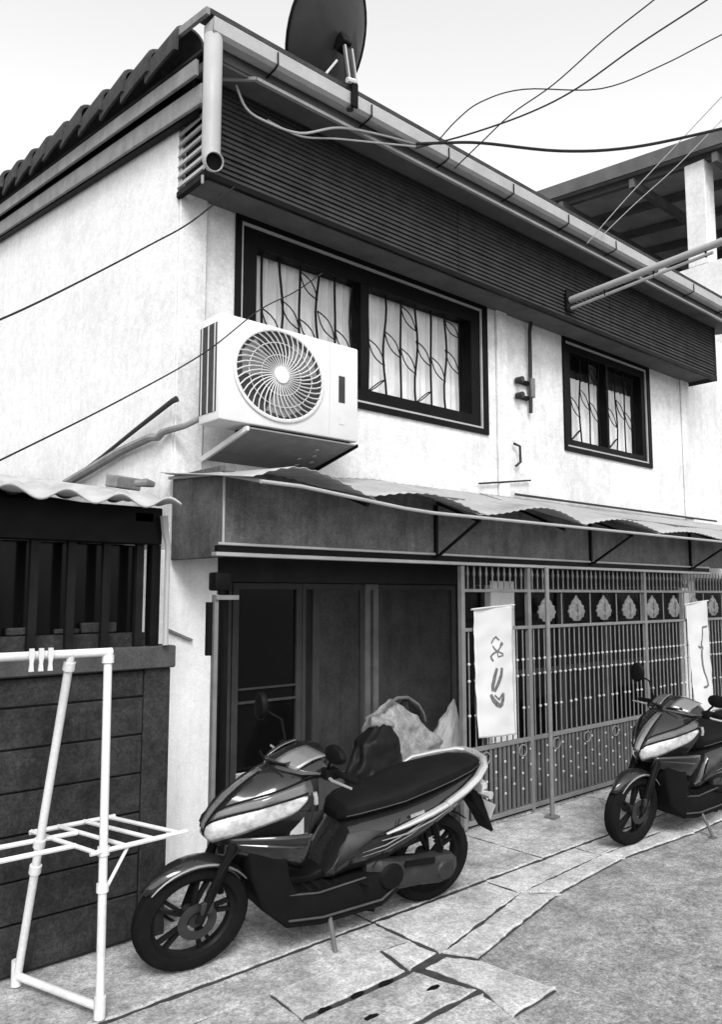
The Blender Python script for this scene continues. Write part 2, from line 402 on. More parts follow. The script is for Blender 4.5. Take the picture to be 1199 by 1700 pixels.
# stepped rake tiles along the gable
first = None
for k in range(21):
    y = 3.98 + 0.36 * k
    rings = []
    for (t, dz, rr) in ((0.0, 0.050, 0.092), (0.02, 0.056, 0.098), (0.25, 0.028, 0.090), (0.43, 0.0, 0.080)):
        yy = t - 0.06
        zc = 0.145*yy - 0.055 + dz
        ring = [(rr*cos(a)*1.05, yy, zc + rr*sin(a)*0.95) for a in [pi*i/10 for i in range(11)]]
        ring += [(-rr*1.05, yy, zc - 0.095), (-rr*1.05+0.016, yy, zc - 0.095)]
        ring += [((rr-0.016)*cos(a)*1.05, yy, zc + (rr-0.016)*sin(a)*0.95) for a in [pi - pi*i/10 for i in range(11)]]
        rings.append(ring)
    if first is None:
        b = MB(); b.loft(rings, True)
        b.v = [(p[0]+2.115, p[1]+y, p[2]+zr(y)) for p in b.v]
        first = obj('rake_tile', b, m_tile, house, smooth=True, org=(2.115, y, zr(y)))
    else:
        o = inst('rake_tile', first, house, (2.115 + jit(.006), y, zr(y) + jit(.006)))
        o.rotation_euler = (jit(.02), jit(.03), jit(.02))
# barge boards
for (dx, za, zb_, mt) in ((2.085, -0.275, -0.175, m_barge), (2.125, -0.43, -0.305, m_barge)):
    b = MB(); b.prism([(3.80, zr(3.80)+za),(11.4, zr(11.4)+za),(11.4, zr(11.4)+zb_),(3.80, zr(3.80)+zb_)], 'x', dx, dx+0.022)
    obj('barge_board', b, mt, house, bevel=0.003)
b = MB(); b.prism([(3.95, zr(3.95)-0.44),(11.4, zr(11.4)-0.44),(11.4, zr(11.4)-0.15),(3.95, zr(3.95)-0.15)], 'x', 2.152, 2.20)
obj('barge_shadow_backing', b, m_dark, house)  # dark strip painted as the shadow between and under the barge boards
# gutter: open trough with rolled lip
prof = [(3.585,4.80),(3.575,4.806),(3.57,4.798),(3.575,4.722),(3.60,4.706),(3.655,4.704),(3.68,4.72),(3.684,4.80),
        (3.678,4.80),(3.674,4.724),(3.652,4.711),(3.604,4.713),(3.584,4.726),(3.58,4.795)]
b = MB(); b.prism(prof, 'x', 2.07, 9.25); gut = obj('gutter', b, m_gutter, house, smooth=False)
b = MB(); b.box(2.07, 2.076, 3.578, 3.682, 4.715, 4.80); obj('gutter_end', b, m_gutter, gut)
for x in [2.5 + 0.75*i for i in range(9)]:
    b = MB(); b.tube([(x,3.568,4.79),(x,3.566,4.715),(x,3.60,4.70),(x,3.70,4.69)], 0.005, 6); obj('gutter_hook', b, m_dark, gut)
# tile edge over the gutter, eaves board, soffit and the pale batten along it
b = MB(); b.prism([(3.60,4.832),(3.60,4.862),(3.72,4.885),(3.72,4.84)], 'x', 2.06, 9.2); obj('eaves_tile_edge', b, m_tile, house)
b = MB(); b.prism([(3.60,4.818),(3.60,4.86),(4.0,4.93),(4.0,4.88)], 'x', 2.035, 2.058); obj('eaves_end_board', b, m_barge, house)
b = MB(); b.box(2.20, 9.2, 3.69, 3.715, 4.66, 4.80); obj('eaves_board', b, m_soffit, house)
b = MB(); b.box(2.22, 9.2, 3.716, 4.20, 4.705, 4.72); obj('soffit', b, m_soffit, house)
b = MB(); b.box(2.42, 9.1, 3.665, 3.69, 4.632, 4.652); obj('eaves_batten', b, m_gutter, house)
b = MB(); b.bar((2.42, 3.675, 4.642), (2.20, 3.90, 4.662), 0.02, 0.02); obj('eaves_batten', b, m_gutter, house)
# downpipe stub with an open elbow
b = MB(); b.tube([(2.10,3.63,4.72),(2.10,3.63,4.30),(2.10,3.63,4.04),(2.10,3.625,3.995),(2.095,3.60,3.965),(2.085,3.565,3.95)], 0.05, 16, cap=False)
dp = obj('downpipe', b, m_pvc, house, smooth=True, thick=0.006)
b = MB(); b.tube([(2.0925,3.590,3.962),(2.0915,3.586,3.9605)], 0.045, 16); obj('pipe_mouth_shade', b, m_black, dp)  # black disc painted as the shade inside the open pipe
for z in (4.25, 4.52):
    b = MB(); b.tube([(2.10,3.63,z),(2.10,3.63,z+0.02)], 0.0525, 16); obj('pipe_clip', b, m_pvc, dp)
b = MB(); b.bar((2.18,3.86,4.03),(2.18,3.86,3.98),0.012,0.012, up=(1,0,0)); obj('wall_hook', b, m_pvc, house)

# ---- upper windows
def leaf_pair(b, xa, xb_, z0, z1, y):
    """two slim arcs forming a leaf between neighbouring bars"""
    for s in (-1, 1):
        pts = []
        for i in range(7):
            t = i/6; pts.append((xa + (xb_-xa)*t + s*0.028*sin(pi*t), y, z1 + (z0-z1)*t + s*0.03*sin(pi*t)))
        b.tube(pts, 0.005, 5)
def window(W, panes, ctop):
    x0, x1, z0, z1 = W
    b = MB()
    for (a, c, d, e) in ((x0-.03,x1+.03,z1-.022,z1+.022),(x0-.03,x1+.03,z0-.022,z0+.022)): b.box(a, c, YW-.02, YW+.03, d, e)
    for xx in (x0, x1): b.box(xx-.03, xx+.012 if xx == x0 else xx+.03, YW-.02, YW+.03, z0+.0225, z1-.0225)
    w = obj('window', b, m_dark, house)
    b = MB()                                   # pale bead inside the dark architrave
    b.box(x0+.013,x1-.031,YW-.008,YW+.03,z1-.04,z1-.0225); b.box(x0+.013,x1-.031,YW-.008,YW+.03,z0+.0225,z0+.04)
    b.box(x0+.013,x0+.03,YW-.008,YW+.03,z0+.0405,z1-.0405); b.box(x1-.048,x1-.031,YW-.008,YW+.03,z0+.0405,z1-.0405)
    obj('bead', b, m_framel, w)
    b = MB(); f = 0.115 if ctop == 1 else 0.075                        # deep dark frame
    zi0, zi1 = z0+.041, z1-.041; xi0, xi1 = x0+.031, x1-.049
    b.box(xi0, xi1, YW+.005, YW+.12, zi1-f, zi1); b.box(xi0, xi1, YW+.005, YW+.12, zi0, zi0+f*0.8)
    b.box(xi0, xi0+f, YW+.005, YW+.12, zi0+f*0.8, zi1-f); b.box(xi1-f, xi1, YW+.005, YW+.12, zi0+f*0.8, zi1-f)
    for m in panes[1:]: b.box(m-(.035 if ctop == 1 else .018), m+(.035 if ctop == 1 else .018), YW+.01, YW+.12, zi0+f*0.8, zi1-f)
    obj('frame', b, m_dark, w)
    edges = [xi0+f] + [m for m in panes[1:]] + [xi1-f]
    za, zc = zi0+f*0.8, zi1-f
    for a, c in zip(edges, edges[1:]):
        b = MB(); b.box(a, c, YW+.085, YW+.09, za, zc); obj('pane', b, m_glass, w)
        b = MB()
        def cf(u, v, a=a, c=c):
            x = a + (c-a)*u
            return (x, YW+.14 + 0.02*sin(2*pi*x/0.075 + 1.1*sin(7*x))*(0.6+0.4*sin(11*x)), za - 0.05 + ((zc-za)*ctop+0.1)*v)
        b.grid(cf, int((c-a)/0.010), 3); obj('curtain', b, m_curtain, w, smooth=True)
        n = max(4, round((c-a)/0.165)); st = (c-a)/n
        prev = None
        for k in range(n):
            x = a + st*(k+0.5); b = MB(); ph = random.random()*6
            amp = 0.018 if k % 2 else 0.004
            b.tube([(x + amp*sin(ph + 7*t/8), YW+.065, za + (zc-za)*t/8) for t in range(9)], 0.0088, 6)
            obj('grille_bar', b, m_dark, w)
            if prev is not None:
                q = (zc-za); off = 0.0 if k % 2 else 0.12
                lv = [(prev, x, .30+off, .52+off)]
                if k % 3 == 0: lv.append((prev, x, .74+off*.6, .95))
                if k % 3 == 1: lv.append((x, prev, .02, .16))
                for (xa, xb_, q0, q1) in lv:
                    b = MB(); leaf_pair(b, xa, xb_, za + q*q0, za + q*q1, YW+.065); obj('grille_leaf', b, m_dark, w)
            prev = x
    return w
window(W1, (0, 3.775), 1.0)
window(W2, (0, 7.13), 0.72)

# ---- ground floor: pillars, doors, dark glazing
b = MB(); b.box(1.88, 2.55, YW-0.004, YW+0.16, 0.03, 1.86); obj('pillar', b, m_pillar, house, bevel=0.006)
b = MB(); b.box(5.16, 5.48, YW-0.02, YW+0.16, 0.03, 1.715); obj('pillar', b, m_pillar, house, bevel=0.006)
b = MB(); b.box(8.55, 8.70, YW+0.0, YW+0.16, 0.03, 1.675); obj('pillar', b, m_pillar, house, bevel=0.006)
b = MB(); b.box(2.552, 8.54, YW-0.012, YW+0.05, 1.68, 1.90); obj('lintel', b, m_grey, house)
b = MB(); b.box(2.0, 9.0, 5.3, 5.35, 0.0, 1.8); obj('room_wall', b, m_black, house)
def leaf(xa, xb_, mat, st, y=YW+.04, rails=(), zt=1.675, stm=None):
    """glazed door leaf: stiles, rails and one panel"""
    b = MB(); stm = stm or m_frameg
    b.box(xa, xa+st, y, y+.05, .04, zt); b.box(xb_-st, xb_, y, y+.05, .04, zt)
    b.box(xa+st, xb_-st, y, y+.05, zt-.04, zt); b.box(xa+st, xb_-st, y, y+.05, .04, .16)
    d = obj('door', b, stm, house)
    b = MB(); b.box(xa+st, xb_-st, y+.018, y+.03, .16, zt-.04); obj('panel', b, mat, d)
    for (z0, z1) in rails:
        b = MB(); b.box(xa+st+.001, xb_-st-.001, y-.004, y+.045, z0, z1); obj('rail', b, stm, d)
    return d
leaf(2.56, 2.68, m_dglass, 0.022)
leaf(2.69, 3.235, m_dglass, 0.045, rails=((1.0,1.012),(0.915,0.93)))
leaf(3.24, 3.36, m_door, 0.03)
leaf(3.365, 3.80, m_door2, 0.03, y=YW+.05)
leaf(3.80, 3.93, m_frameg, 0.05, y=YW+.03, stm=m_gate2)
leaf(3.94, 4.80, m_door2, 0.05, y=YW+.05)
leaf(4.81, 5.155, m_dglass, 0.04)
for k in range(4):
    xa = 5.49 + 0.763*k
    leaf(xa, xa+0.755, m_dglass if k % 2 == 0 else m_door, 0.05, rails=((0.9,0.95),))
# low white dado panel behind the parked scooter
b = MB(); b.box(2.72, 3.215, YW-0.03, YW+0.03, 0.035, 0.50); obj('dado_panel', b, m_white, house, bevel=0.004)

# ---- deep fascia box above the porch
b = MB(); b.box(X0, 9.0, YG, YG+0.03, 1.87, 2.27); fas = obj('fascia', b, m_fascia, house, bevel=0.004)
b = MB(); b.box(X0+0.0, X0+0.03, YG+0.031, YW-0.027, 1.80, 2.30); obj('fascia_side', b, m_fascia, house, bevel=0.004)
b = MB(); b.box(X0-0.004, X0+0.008, YG-0.006, YG-0.001, 1.86, 2.25); obj('fascia_corner_trim', b, m_framel, house)
b = MB(); b.box(X0-0.03, 7.9, YG-0.018, YG-0.001, 1.862, 1.878); obj('fascia_rail', b, m_gutter, house, bevel=0.003)
b = MB(); b.box(X0-0.03, 7.9, YG-0.008, YG+0.03, 1.826, 1.861); obj('fascia_track', b, m_dark, house)
b = MB(); b.box(X0-0.05, 7.9, YG-0.025, YG+0.028, 1.803, 1.825); obj('fascia_rail', b, m_gutter, house, bevel=0.003)
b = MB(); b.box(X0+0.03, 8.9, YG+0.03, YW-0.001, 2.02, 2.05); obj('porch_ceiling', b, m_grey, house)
# conduit, bracket and small fittings on the front wall
b = MB(); b.tube([(6.02,4.18,4.13),(5.86,4.18,4.15),(5.78,4.18,4.10),(5.755,4.18,3.98),(5.752,4.18,3.6),(5.745,4.18,3.23)], 0.018, 8)
con = obj('conduit', b, m_frameg, house, smooth=True)
b = MB(); b.box(5.735,5.785,4.15,4.205,3.37,3.55); obj('junction_box', b, m_gate, con, bevel=0.006)
for z in (3.50, 3.36):
    b = MB(); b.box(5.60,5.735,4.18,4.215,z-.016,z+.016); obj('conduit_arm', b, m_dark, con)
    b = MB(); b.tube([(5.57,4.20,z),(5.57,4.13,z)], 0.028, 10); obj('insulator', b, m_frameg, con)
b = MB(); b.tube([(5.50,4.19,2.92),(5.56,4.17,2.90),(5.565,4.17,2.76),(5.52,4.19,2.72)], 0.012, 6); obj('wall_handle', b, m_frameg, house, smooth=True)
b = MB(); b.tube([(5.02,4.19,2.52),(5.73,4.19,2.615)], 0.008, 6); obj('wall_rod', b, m_cable, house)

# ================================================================== AWNING over the porch
aw = thing('awning', (5.2, 3.6, 1.8), 'warped translucent sheet awning on steel brackets over the porch', 'awning')
fz = lambda x: 2.165 if x < 2.4 else 2.165 - 0.072*min(1, (x-2.4)/0.9)
joints = [2.16, 2.92, 3.86, 5.05, 6.15, 7.3, 8.6, 9.6]
for i, (a, c) in enumerate(zip(joints, joints[1:])):
    b = MB(); lift = (0.08, 0.085, 0.095, 0.07, 0.04, 0.03, 0.025)[i]; sk = (0.42, 0.5, 0.6, 0.5, 0.5, 0.5, 0.5)[i]
    def af(u, v, a=a, c=c, lift=lift, sk=sk):
        uu = u**(math.log(0.5)/math.log(sk))
        x = a - 0.03 + (c-a+0.06)*u; y = 4.19 - 0.98*v
        zw = 2.31 + 0.12*min(1, max(0, (x-2.2)/1.6))
        z = zw + (fz(x)+0.012 - zw)*v + lift*(sin(pi*uu)**1.3)*v**1.2 + 0.004*sin(2*pi*x/0.076)
        return (x, y, z + 0.008*(i % 2))
    b.grid(af, 60, 10); obj('sheet', b, m_sheet, aw, smooth=True, thick=0.003)
b = MB(); b.tube([(x, 3.215, fz(x)-0.006) for x in [2.18 + 0.25*k for k in range(30)]], 0.011, 8); obj('front_rail', b, m_gutter, aw, smooth=True)
b = MB(); b.tube([(2.19, 4.19, 2.285),(2.19,3.62,2.245),(2.19,3.215,2.16)], 0.010, 8); obj('side_rail', b, m_gutter, aw, smooth=True)
b = MB(); b.tube([(5.50,4.185,2.47),(9.4,4.185,2.475)], 0.011, 8); obj('wall_rail', b, m_frameg, aw, smooth=True)
for x in (2.9, 3.866, 4.8, 5.74, 7.5):
    if x in (2.9, 4.8): 
        b = MB(); b.bar((x, YG-0.01, 2.235),(x, 3.22, fz(x)-0.03),0.02,0.02); obj('rafter', b, m_dark, aw); continue
    b = MB(); b.bar((x, YG-0.013, 1.84),(x, YG-0.013, 2.20),0.022,0.022, up=(0,1,0)); obj('bracket_post', b, m_dark, aw)
    b = MB(); b.bar((x, YG-0.03, 1.855),(x, 3.22, 2.075),0.016,0.016); obj('bracket_strut', b, m_dark, aw)
    b = MB(); b.bar((x, YG-0.026, 2.215),(x, 3.22, fz(x)-0.03),0.018,0.018); obj('bracket_arm', b, m_dark, aw)
b = MB(); b.tube([(4.86,3.43,0.02),(4.86,3.43,1.80)], 0.017, 10); obj('support_post', b, m_gate, aw, smooth=True)
b = MB(); b.box(4.82,4.90,3.39,3.47,0.02,0.032); obj('post_foot', b, m_gate, aw)

# ================================================================== AIR CONDITIONER
ac = thing('air_conditioner', (2.74, 3.85, 2.55), 'white outdoor air conditioner unit with round fan grille on the front wall', 'air conditioner')
ax0, ax1, ay0, ay1, az0, az1 = 2.225, 3.25, 3.70, 3.93, 2.565, 3.178
b = MB(); b.box(ax0, ax1, ay0, ay1, az0, az1); obj('casing', b, m_ac, ac, bevel=0.014, smooth=True)
fc = (2.634, 2.885); RX, RZ = 0.315, 0.268
b = MB(); b.add([(fc[0]+RX*cos(2*pi*k/48), ay0-0.002, fc[1]+RZ*sin(2*pi*k/48)) for k in range(48)], [tuple(range(48))])
obj('fan_opening', b, m_acdark, ac)
b = MB()
for k in range(49):
    a = 2*pi*k/48
b.loft([[(fc[0]+(RX+d)*cos(2*pi*k/48), y, fc[1]+(RZ+d)*sin(2*pi*k/48)) for (d, y) in ((0.012,ay0-.001),(0.012,ay0-.012),(0.0,ay0-.016),(-0.008,ay0-.012),(-0.008,ay0-.001))] for k in range(49)], cap=False, closed=False)
obj('fan_ring', b, m_ac, ac, smooth=True)
for q in range(3):     # fan blades behind the guard
    b = MB(); ring = []
    a0 = 2*pi*q/3 + 0.4
    pts = [(0.18*1.0, 0), (0.9, -0.25), (0.93, 0.25), (0.85, 0.8), (0.3, 0.9)]
    b.add([(fc[0]+RX*r*cos(a0+da), ay0-0.0035 - 0.001*q, fc[1]+RZ*r*sin(a0+da)) for r, da in pts], [(0,1,2,3,4)])
    obj('fan_blade', b, m_tray, ac)
for k in range(40):    # curved radial guard fins
    a = 2*pi*k/40; b = MB(); pts = []
    for i in range(6):
        r = 0.17 + 0.83*i/5; aa = a + 0.42*(i/5)**1.3
        pts.append((fc[0]+RX*r*cos(aa), ay0-0.012 - 0.006*sin(pi*i/5), fc[1]+RZ*r*sin(aa)))
    b.tube(pts, 0.0042, 4); obj('guard_fin', b, m_fin, ac)
for rr in (0.45, 0.72):
    b = MB(); b.tube([(fc[0]+RX*rr*cos(2*pi*k/32), ay0-0.014, fc[1]+RZ*rr*sin(2*pi*k/32)) for k in range(33)], 0.003, 4); obj('guard_ring', b, m_fin, ac)
b = MB(); b.tube([(fc[0], ay0-0.004, fc[1]),(fc[0], ay0-0.024, fc[1])], [0.055, 0.05], 20); o = obj('fan_hub', b, m_ac, ac, smooth=True)
b = MB(); b.box(3.085, 3.135, ay0-.003, ay0-.0005, 2.80, 2.97); obj('rating_label', b, m_frameg, ac)
b = MB(); b.box(3.09, 3.13, ay0-.003, ay0-.0005, 2.66, 2.70); obj('badge', b, m_fin, ac)
b = MB(); b.box(3.01, 3.016, ay0-.002, ay0-.0003, 2.585, 3.16); obj('panel_seam', b, m_fin, ac)
b = MB(); b.box(ax0-.002, ax0-.0005, ay0+.035, ay1-.01, az0+.05, az1-.05); obj('coil_grille', b, m_acdark, ac)
for k in range(3):
    b = MB(); y = ay0+.05+.07*k; b.box(ax0-.006, ax0-.0025, y, y+.008, az0+.05, az1-.05); obj('coil_bar', b, m_fin, ac)
# bracket: sloping tray plate and perforated side plate
b = MB(); b.prism([(3.70,2.540),(4.215,2.425),(4.215,2.433),(3.70,2.548)], 'x', 2.42, 3.225); obj('drip_tray', b, m_tray, ac)
b = MB(); b.prism([(3.69,2.549),(3.71,2.549),(4.215,2.434),(4.215,2.405),(4.19,2.405),(3.69,2.525)], 'x', 2.40, 2.418); obj('bracket_arm', b, m_white, ac)
b = MB(); b.prism([(3.69,2.549),(4.215,2.434),(4.215,2.40),(3.69,2.53)], 'x', 3.227, 3.24); obj('bracket_arm', b, m_dark, ac)
b = MB(); b.box(2.46, 3.2, 3.73, 3.76, 2.549, 2.5645); obj('foot_rail', b, m_dark, ac)
b = MB(); b.box(2.46, 3.2, 3.88, 3.91, 2.549, 2.5645); obj('foot_rail', b, m_dark, ac)
for (x, t) in ((3.02,.25),(3.07,.45),(3.12,.65),(3.0,.6),(3.05,.8)):
    y = 3.72+.46*t; z = 2.5375 - .1115*t
    b = MB(); b.tube([(x, y, z),(x, y-.001, z-.006)], 0.016, 10); obj('plate_hole', b, m_framel, ac)
# refrigerant pipes from the unit down the gable wall
b = MB(); b.tube([(2.26,3.95,2.62),(2.21,4.05,2.58),(2.19,4.15,2.575),(2.175,4.26,2.57),(2.165,4.30,2.545),(2.17,4.40,2.56),(2.165,4.84,2.53),(2.165,5.3,2.47),(2.17,5.75,2.42)], [.018,.018,.02,.022,.024,.026,.03,.032,.032], 8)
obj('insulated_pipe', b, m_barge, ac, smooth=True)
pp = MB(); pp.tube([(2.18,4.10,2.745),(2.165,4.13,2.735),(2.165,4.6,2.64),(2.17,5.1,2.54),(2.175,5.6,2.45)], [.02,.016,.014,.012,.012], 8)
tag(obj('drain_pipe', pp, m_frameg, smooth=True), 'thin grey drain pipe sloping down the white gable wall above the fibre roof', 'pipe')

# ================================================================== SATELLITE DISH
dish = thing('satellite_dish', (3.08, 3.62, 4.72), 'dark satellite dish with silver feed arm standing on the gutter', 'satellite dish')
dn = Vector((-0.36, 0.80, 0.46)).normalized()
dc = Vector((3.00, 3.72, 5.215)); du = Vector((0,0,1)).cross(dn).normalized(); dv = dn.cross(du).normalized()
b = MB(); rings = []
for i in range(9):
    r = 0.43 * max(i, 0.05)/8; rings.append([dc + du*(r*cos(2*pi*k/36))*0.95 + dv*(r*sin(2*pi*k/36)) + dn*(0.085*(r/0.43)**2 - 0.085) for k in range(36)])
b.loft(rings, True); obj('reflector', b, m_dish, dish, smooth=True, thick=0.006)
b = MB(); b.tube([dc + du*(0.432*cos(2*pi*k/40))*0.95 + dv*(0.432*sin(2*pi*k/40)) for k in range(41)], 0.010, 6); obj('rim', b, m_dark, dish, smooth=True)
for s in (-1, 1):
    p = dc - dv*0.40 + du*0.03*s
    b = MB(); b.tube([p, dc - dv*0.22 + dn*0.36 + du*0.012*s], 0.008, 6); obj('feed_arm', b, m_steel, dish, smooth=True)
b = MB(); b.tube([dc - dv*0.22 + dn*0.33, dc - dv*0.17 + dn*0.41], [0.03, 0.036], 10); obj('feed_horn', b, m_dark, dish, smooth=True)
back = dc - dn*0.09
b = MB(); b.tube([(3.09,3.60,4.70),(3.085,3.60,4.90),(3.06,3.60,5.08),(3.03,3.61,5.17)], 0.024, 10); obj('mast', b, m_frameg, dish, smooth=True)
b = MB(); b.bar((3.04,3.595,5.10), back + dv*0.02, .07, .09, up=(0,0,1)); obj('mount_bracket', b, m_dark, dish, bevel=.008)
for s in (-1, 1):
    b = MB(); b.bar((3.09+.03*s,3.575,4.88), (3.05+.03*s,3.575,5.10), .012, .02, up=(0,1,0)); obj('mount_strap', b, m_steel, dish)
b = MB(); b.bar((3.09,3.557,4.70),(3.09,3.557,4.86),0.05,0.016, up=(0,1,0)); obj('clamp', b, m_dark, dish)
b = MB(); b.tube([(3.03,3.56,4.86),(3.09,3.555,4.87)], 0.018, 8); obj('bolt', b, m_white, dish, smooth=True)
b = MB(); b.tube([(2.90,3.64,4.86),(2.98,3.60,4.99)], 0.008, 6); obj('stay', b, m_steel, dish)

# ================================================================== STEEL GATE
gate = thing('steel_gate', (6.5, YG, 0.03), 'grey steel gate with leaf medallions, knobbed bars and riveted lower panel', 'gate')
GX0, GX1 = 4.13, 10.4
for z, h in ((1.628,.022),(1.357,.024),(0.541,.03),(0.062,.03)):
    b = MB(); b.box(GX0, GX1, YG-.015, YG+.012, z-h/2, z+h/2); obj('rail', b, m_gate, gate, bevel=0.002)
for x in (4.13, 4.885, 6.6, 8.3, 10.0):
    b = MB(); b.box(x-.018, x+.018, YG-.018, YG+.02, .03, 1.80); obj('post', b, m_gate, gate, bevel=0.003)
b = MB(); b.box(GX0, GX1, YG-.01, YG+.05, .036, .045); obj('sill_track', b, m_dark, gate)
barm = spear = knob = None
nb = int((GX1-GX0)/0.0677)
for k in range(1, nb):
    x = GX0 + 0.0677*k
    if barm is None:
        b = MB(); b.tube([(x,YG,.558),(x,YG,1.345)], 0.0058, 6); barm = obj('bar', b, m_gate, gate, org=(x,YG,.558))
        b = MB(); b.tube([(x,YG,1.64),(x,YG,1.72),(x,YG,1.745),(x,YG,1.765),(x,YG,1.815)], [.006,.006,.012,.008,.002], 6); spear = obj('spear', b, m_gate, gate, org=(x,YG,1.64))
        b = MB(); b.ball((x,YG,1.12), .012, .012, .012, 8, 6); knob = obj('knob', b, m_knob, gate, org=(x,YG,1.12), smooth=True)
    else:
        inst('bar', barm, gate, (x+jit(.002),YG,.558)); inst('spear', spear, gate, (x,YG,1.64))
        inst('knob', knob, gate, (x,YG,1.12))
    for z in ((1.005, 0.77) if k % 3 else (1.005,)): inst('knob', knob, gate, (x,YG,z+jit(.003)))
# leaf medallions
med = stem = None
for k in range(13):
    x = 5.117 + 0.406*k - (0.406 if False else 0)
    if med is None:
        b = MB(); poly = []
        out = [(0,.105),(.025,.075),(.05,.06),(.065,.03),(.09,.02),(.088,-.005),(.105,-.025),(.09,-.045),(.085,-.07),(.06,-.075),(.045,-.095),(.018,-.10)]
        pts = [(p[0]*1.12, p[1]) for p in out]; pts += [(-p[0], p[1]) for p in reversed(pts[1:])]
        n = len(pts)
        b.loft([[(x+p[0], YG+.004, 1.49+p[1]) for p in pts], [(x+p[0], YG-.006, 1.49+p[1]) for p in pts],
                [(x+p[0]*.55, YG-.016, 1.49+p[1]*.55) for p in pts], [(x+p[0]*.1, YG-.012, 1.49+p[1]*.1) for p in pts]], True)
        med = obj('medallion', b, m_gate, gate, org=(x,YG,1.49))
        b = MB(); b.tube([(x,YG-.014,1.40),(x,YG-.018,1.49),(x,YG-.01,1.585)], .004, 5)
        for s in (-1,1):
            for q in range(3): b.tube([(x,YG-.017,1.42+.045*q),(x+s*.06,YG-.008,1.45+.045*q)], .003, 4)
        stem = obj('leaf_vein', b, m_gate2, gate, org=(x,YG,1.49))
    else:
        inst('medallion', med, gate, (x,YG,1.49)); inst('leaf_vein', stem, gate, (x,YG,1.49))
    b = MB(); b.tube([(x+.203,YG,1.37),(x+.203,YG,1.617)], .006, 6); obj('divider_bar', b, m_gate, gate)
# lower riveted strips
strip = rivet = None
k = 0; x = GX0+.03
while x < GX1-.03:
    if strip is None:
        b = MB(); b.box(x-.0135,x+.0135,YG-.006,YG+.004,.078,.525); strip = obj('strip', b, m_gate2, gate, org=(x,YG,.078))
        b = MB(); b.ball((x,YG-.006,.3), .011,.008,.011,8,4); rivet = obj('rivet', b, m_knob, gate, org=(x,YG-.006,.3), smooth=True)
    else: inst('strip', strip, gate, (x, YG+jit(.002), .078))
    if k % 2 == 0:
        for z in (0.20, 0.31, 0.42): inst('rivet', rivet, gate, (x, YG-.007, z + (0.05 if k % 4 else 0)))
    x += .0508; k += 1
b = MB(); b.box(GX0+.02, GX1, YG+.020, YG+.024, .078, .525); obj('backing_sheet', b, m_dark, gate)
ringo = None
for k in range(14):
    x = GX0 + .22 + .42*k
    if x > GX1-.1: break
    if ringo is None:
        b = MB(); b.tube([(x+.045*cos(2*pi*q/18), YG-.012, .47+.04*sin(2*pi*q/18)) for q in range(19)], .006, 6)
        ringo = obj('scroll_ring', b, m_gate, gate, org=(x,YG-.012,.47), smooth=True)
    else: inst('scroll_ring', ringo, gate, (x, YG-.012, .47))
# folded leaf beside the pillar
fl = thing('folded_gate_leaf', (2.30, YG+.06, .035), 'narrow folded steel gate leaf standing open beside the white pillar', 'gate')
for (x, y, m) in ((2.20,3.66,m_gate),(2.235,3.70,m_dark),(2.30,3.72,m_dark)):
    b = MB(); b.box(x-.012,x+.012,y-.015,y+.015,.04,1.60); obj('stile', b, m, fl)
for z in (1.585, 0.5):
    b = MB(); b.box(2.19,2.33,3.632,3.645,z-.012,z+.012); obj('rail', b, m_gate, fl)
b = MB(); b.box(2.16,2.185,3.66,3.69,1.28,1.56); obj('latch_plate', b, m_dark, fl)
b = MB(); b.box(2.20,2.30,3.66,3.74,1.62,1.72); o = obj('black_box', b, m_dark, bevel=.012, smooth=True)
tag(o, 'small black box fixed above the folded gate leaf under the fascia', 'box')

# ================================================================== BANNERS
def banner(c, label, strokes, folds):
    """c: four corners TL TR BR BL as (x, z)"""
    b = MB(); Yb = YG - 0.045
    def P(u, v, off=0):
        (ax, az), (bx, bz), (cx_, cz), (dx, dz) = c
        x = (ax*(1-u)+bx*u)*(1-v) + (dx*(1-u)+cx_*u)*v; z = (az*(1-u)+bz*u)*(1-v) + (dz*(1-u)+cz*u)*v
        return (x, Yb - off + 0.008*sin(3*v+folds) + 0.006*sin(6*u+2*v) + 0.007*mnoise.noise(Vector((u*3, v*9, folds))), z)
    b.grid(lambda u, v: P(u, v), 20, 60)
    o = obj('paper_banner', b, m_paper, smooth=True, thick=0.002); tag(o, label, 'banner', 'paper banners on the steel gate')
    b = MB(); b.tube([P(-.08,0,.003), P(.5,-.003,.003), P(1.06,0,.003)], .007, 6); obj('hanging_rod', b, m_paper, o)
    for st in strokes:
        b = MB(); w = st[0]; pts = st[1]
        L_, R_ = [], []
        for i, p in enumerate(pts):
            a = pts[max(i-1,0)]; e = pts[min(i+1,len(pts)-1)]
            dx, dy = (e[0]-a[0])*.43, (e[1]-a[1])*.92; l = math.hypot(dx, dy) or 1
            ww = w*(0.55+0.45*sin(pi*(i+.4)/(len(pts)-.2)))
            nx, ny = -dy/l*ww/.43, dx/l*ww/.92
            L_.append(P(p[0]+nx, p[1]+ny, .004)); R_.append(P(p[0]-nx, p[1]-ny, .004))
        n = len(pts); b.add(L_+R_, [(i, i+1, n+i+1, n+i) for i in range(n-1)])
        obj('brush_mark', b, m_ink, o, thick=.001)
z2 = lambda pts: [((x-130)/440, (y-130)/1440) for x, y in pts]
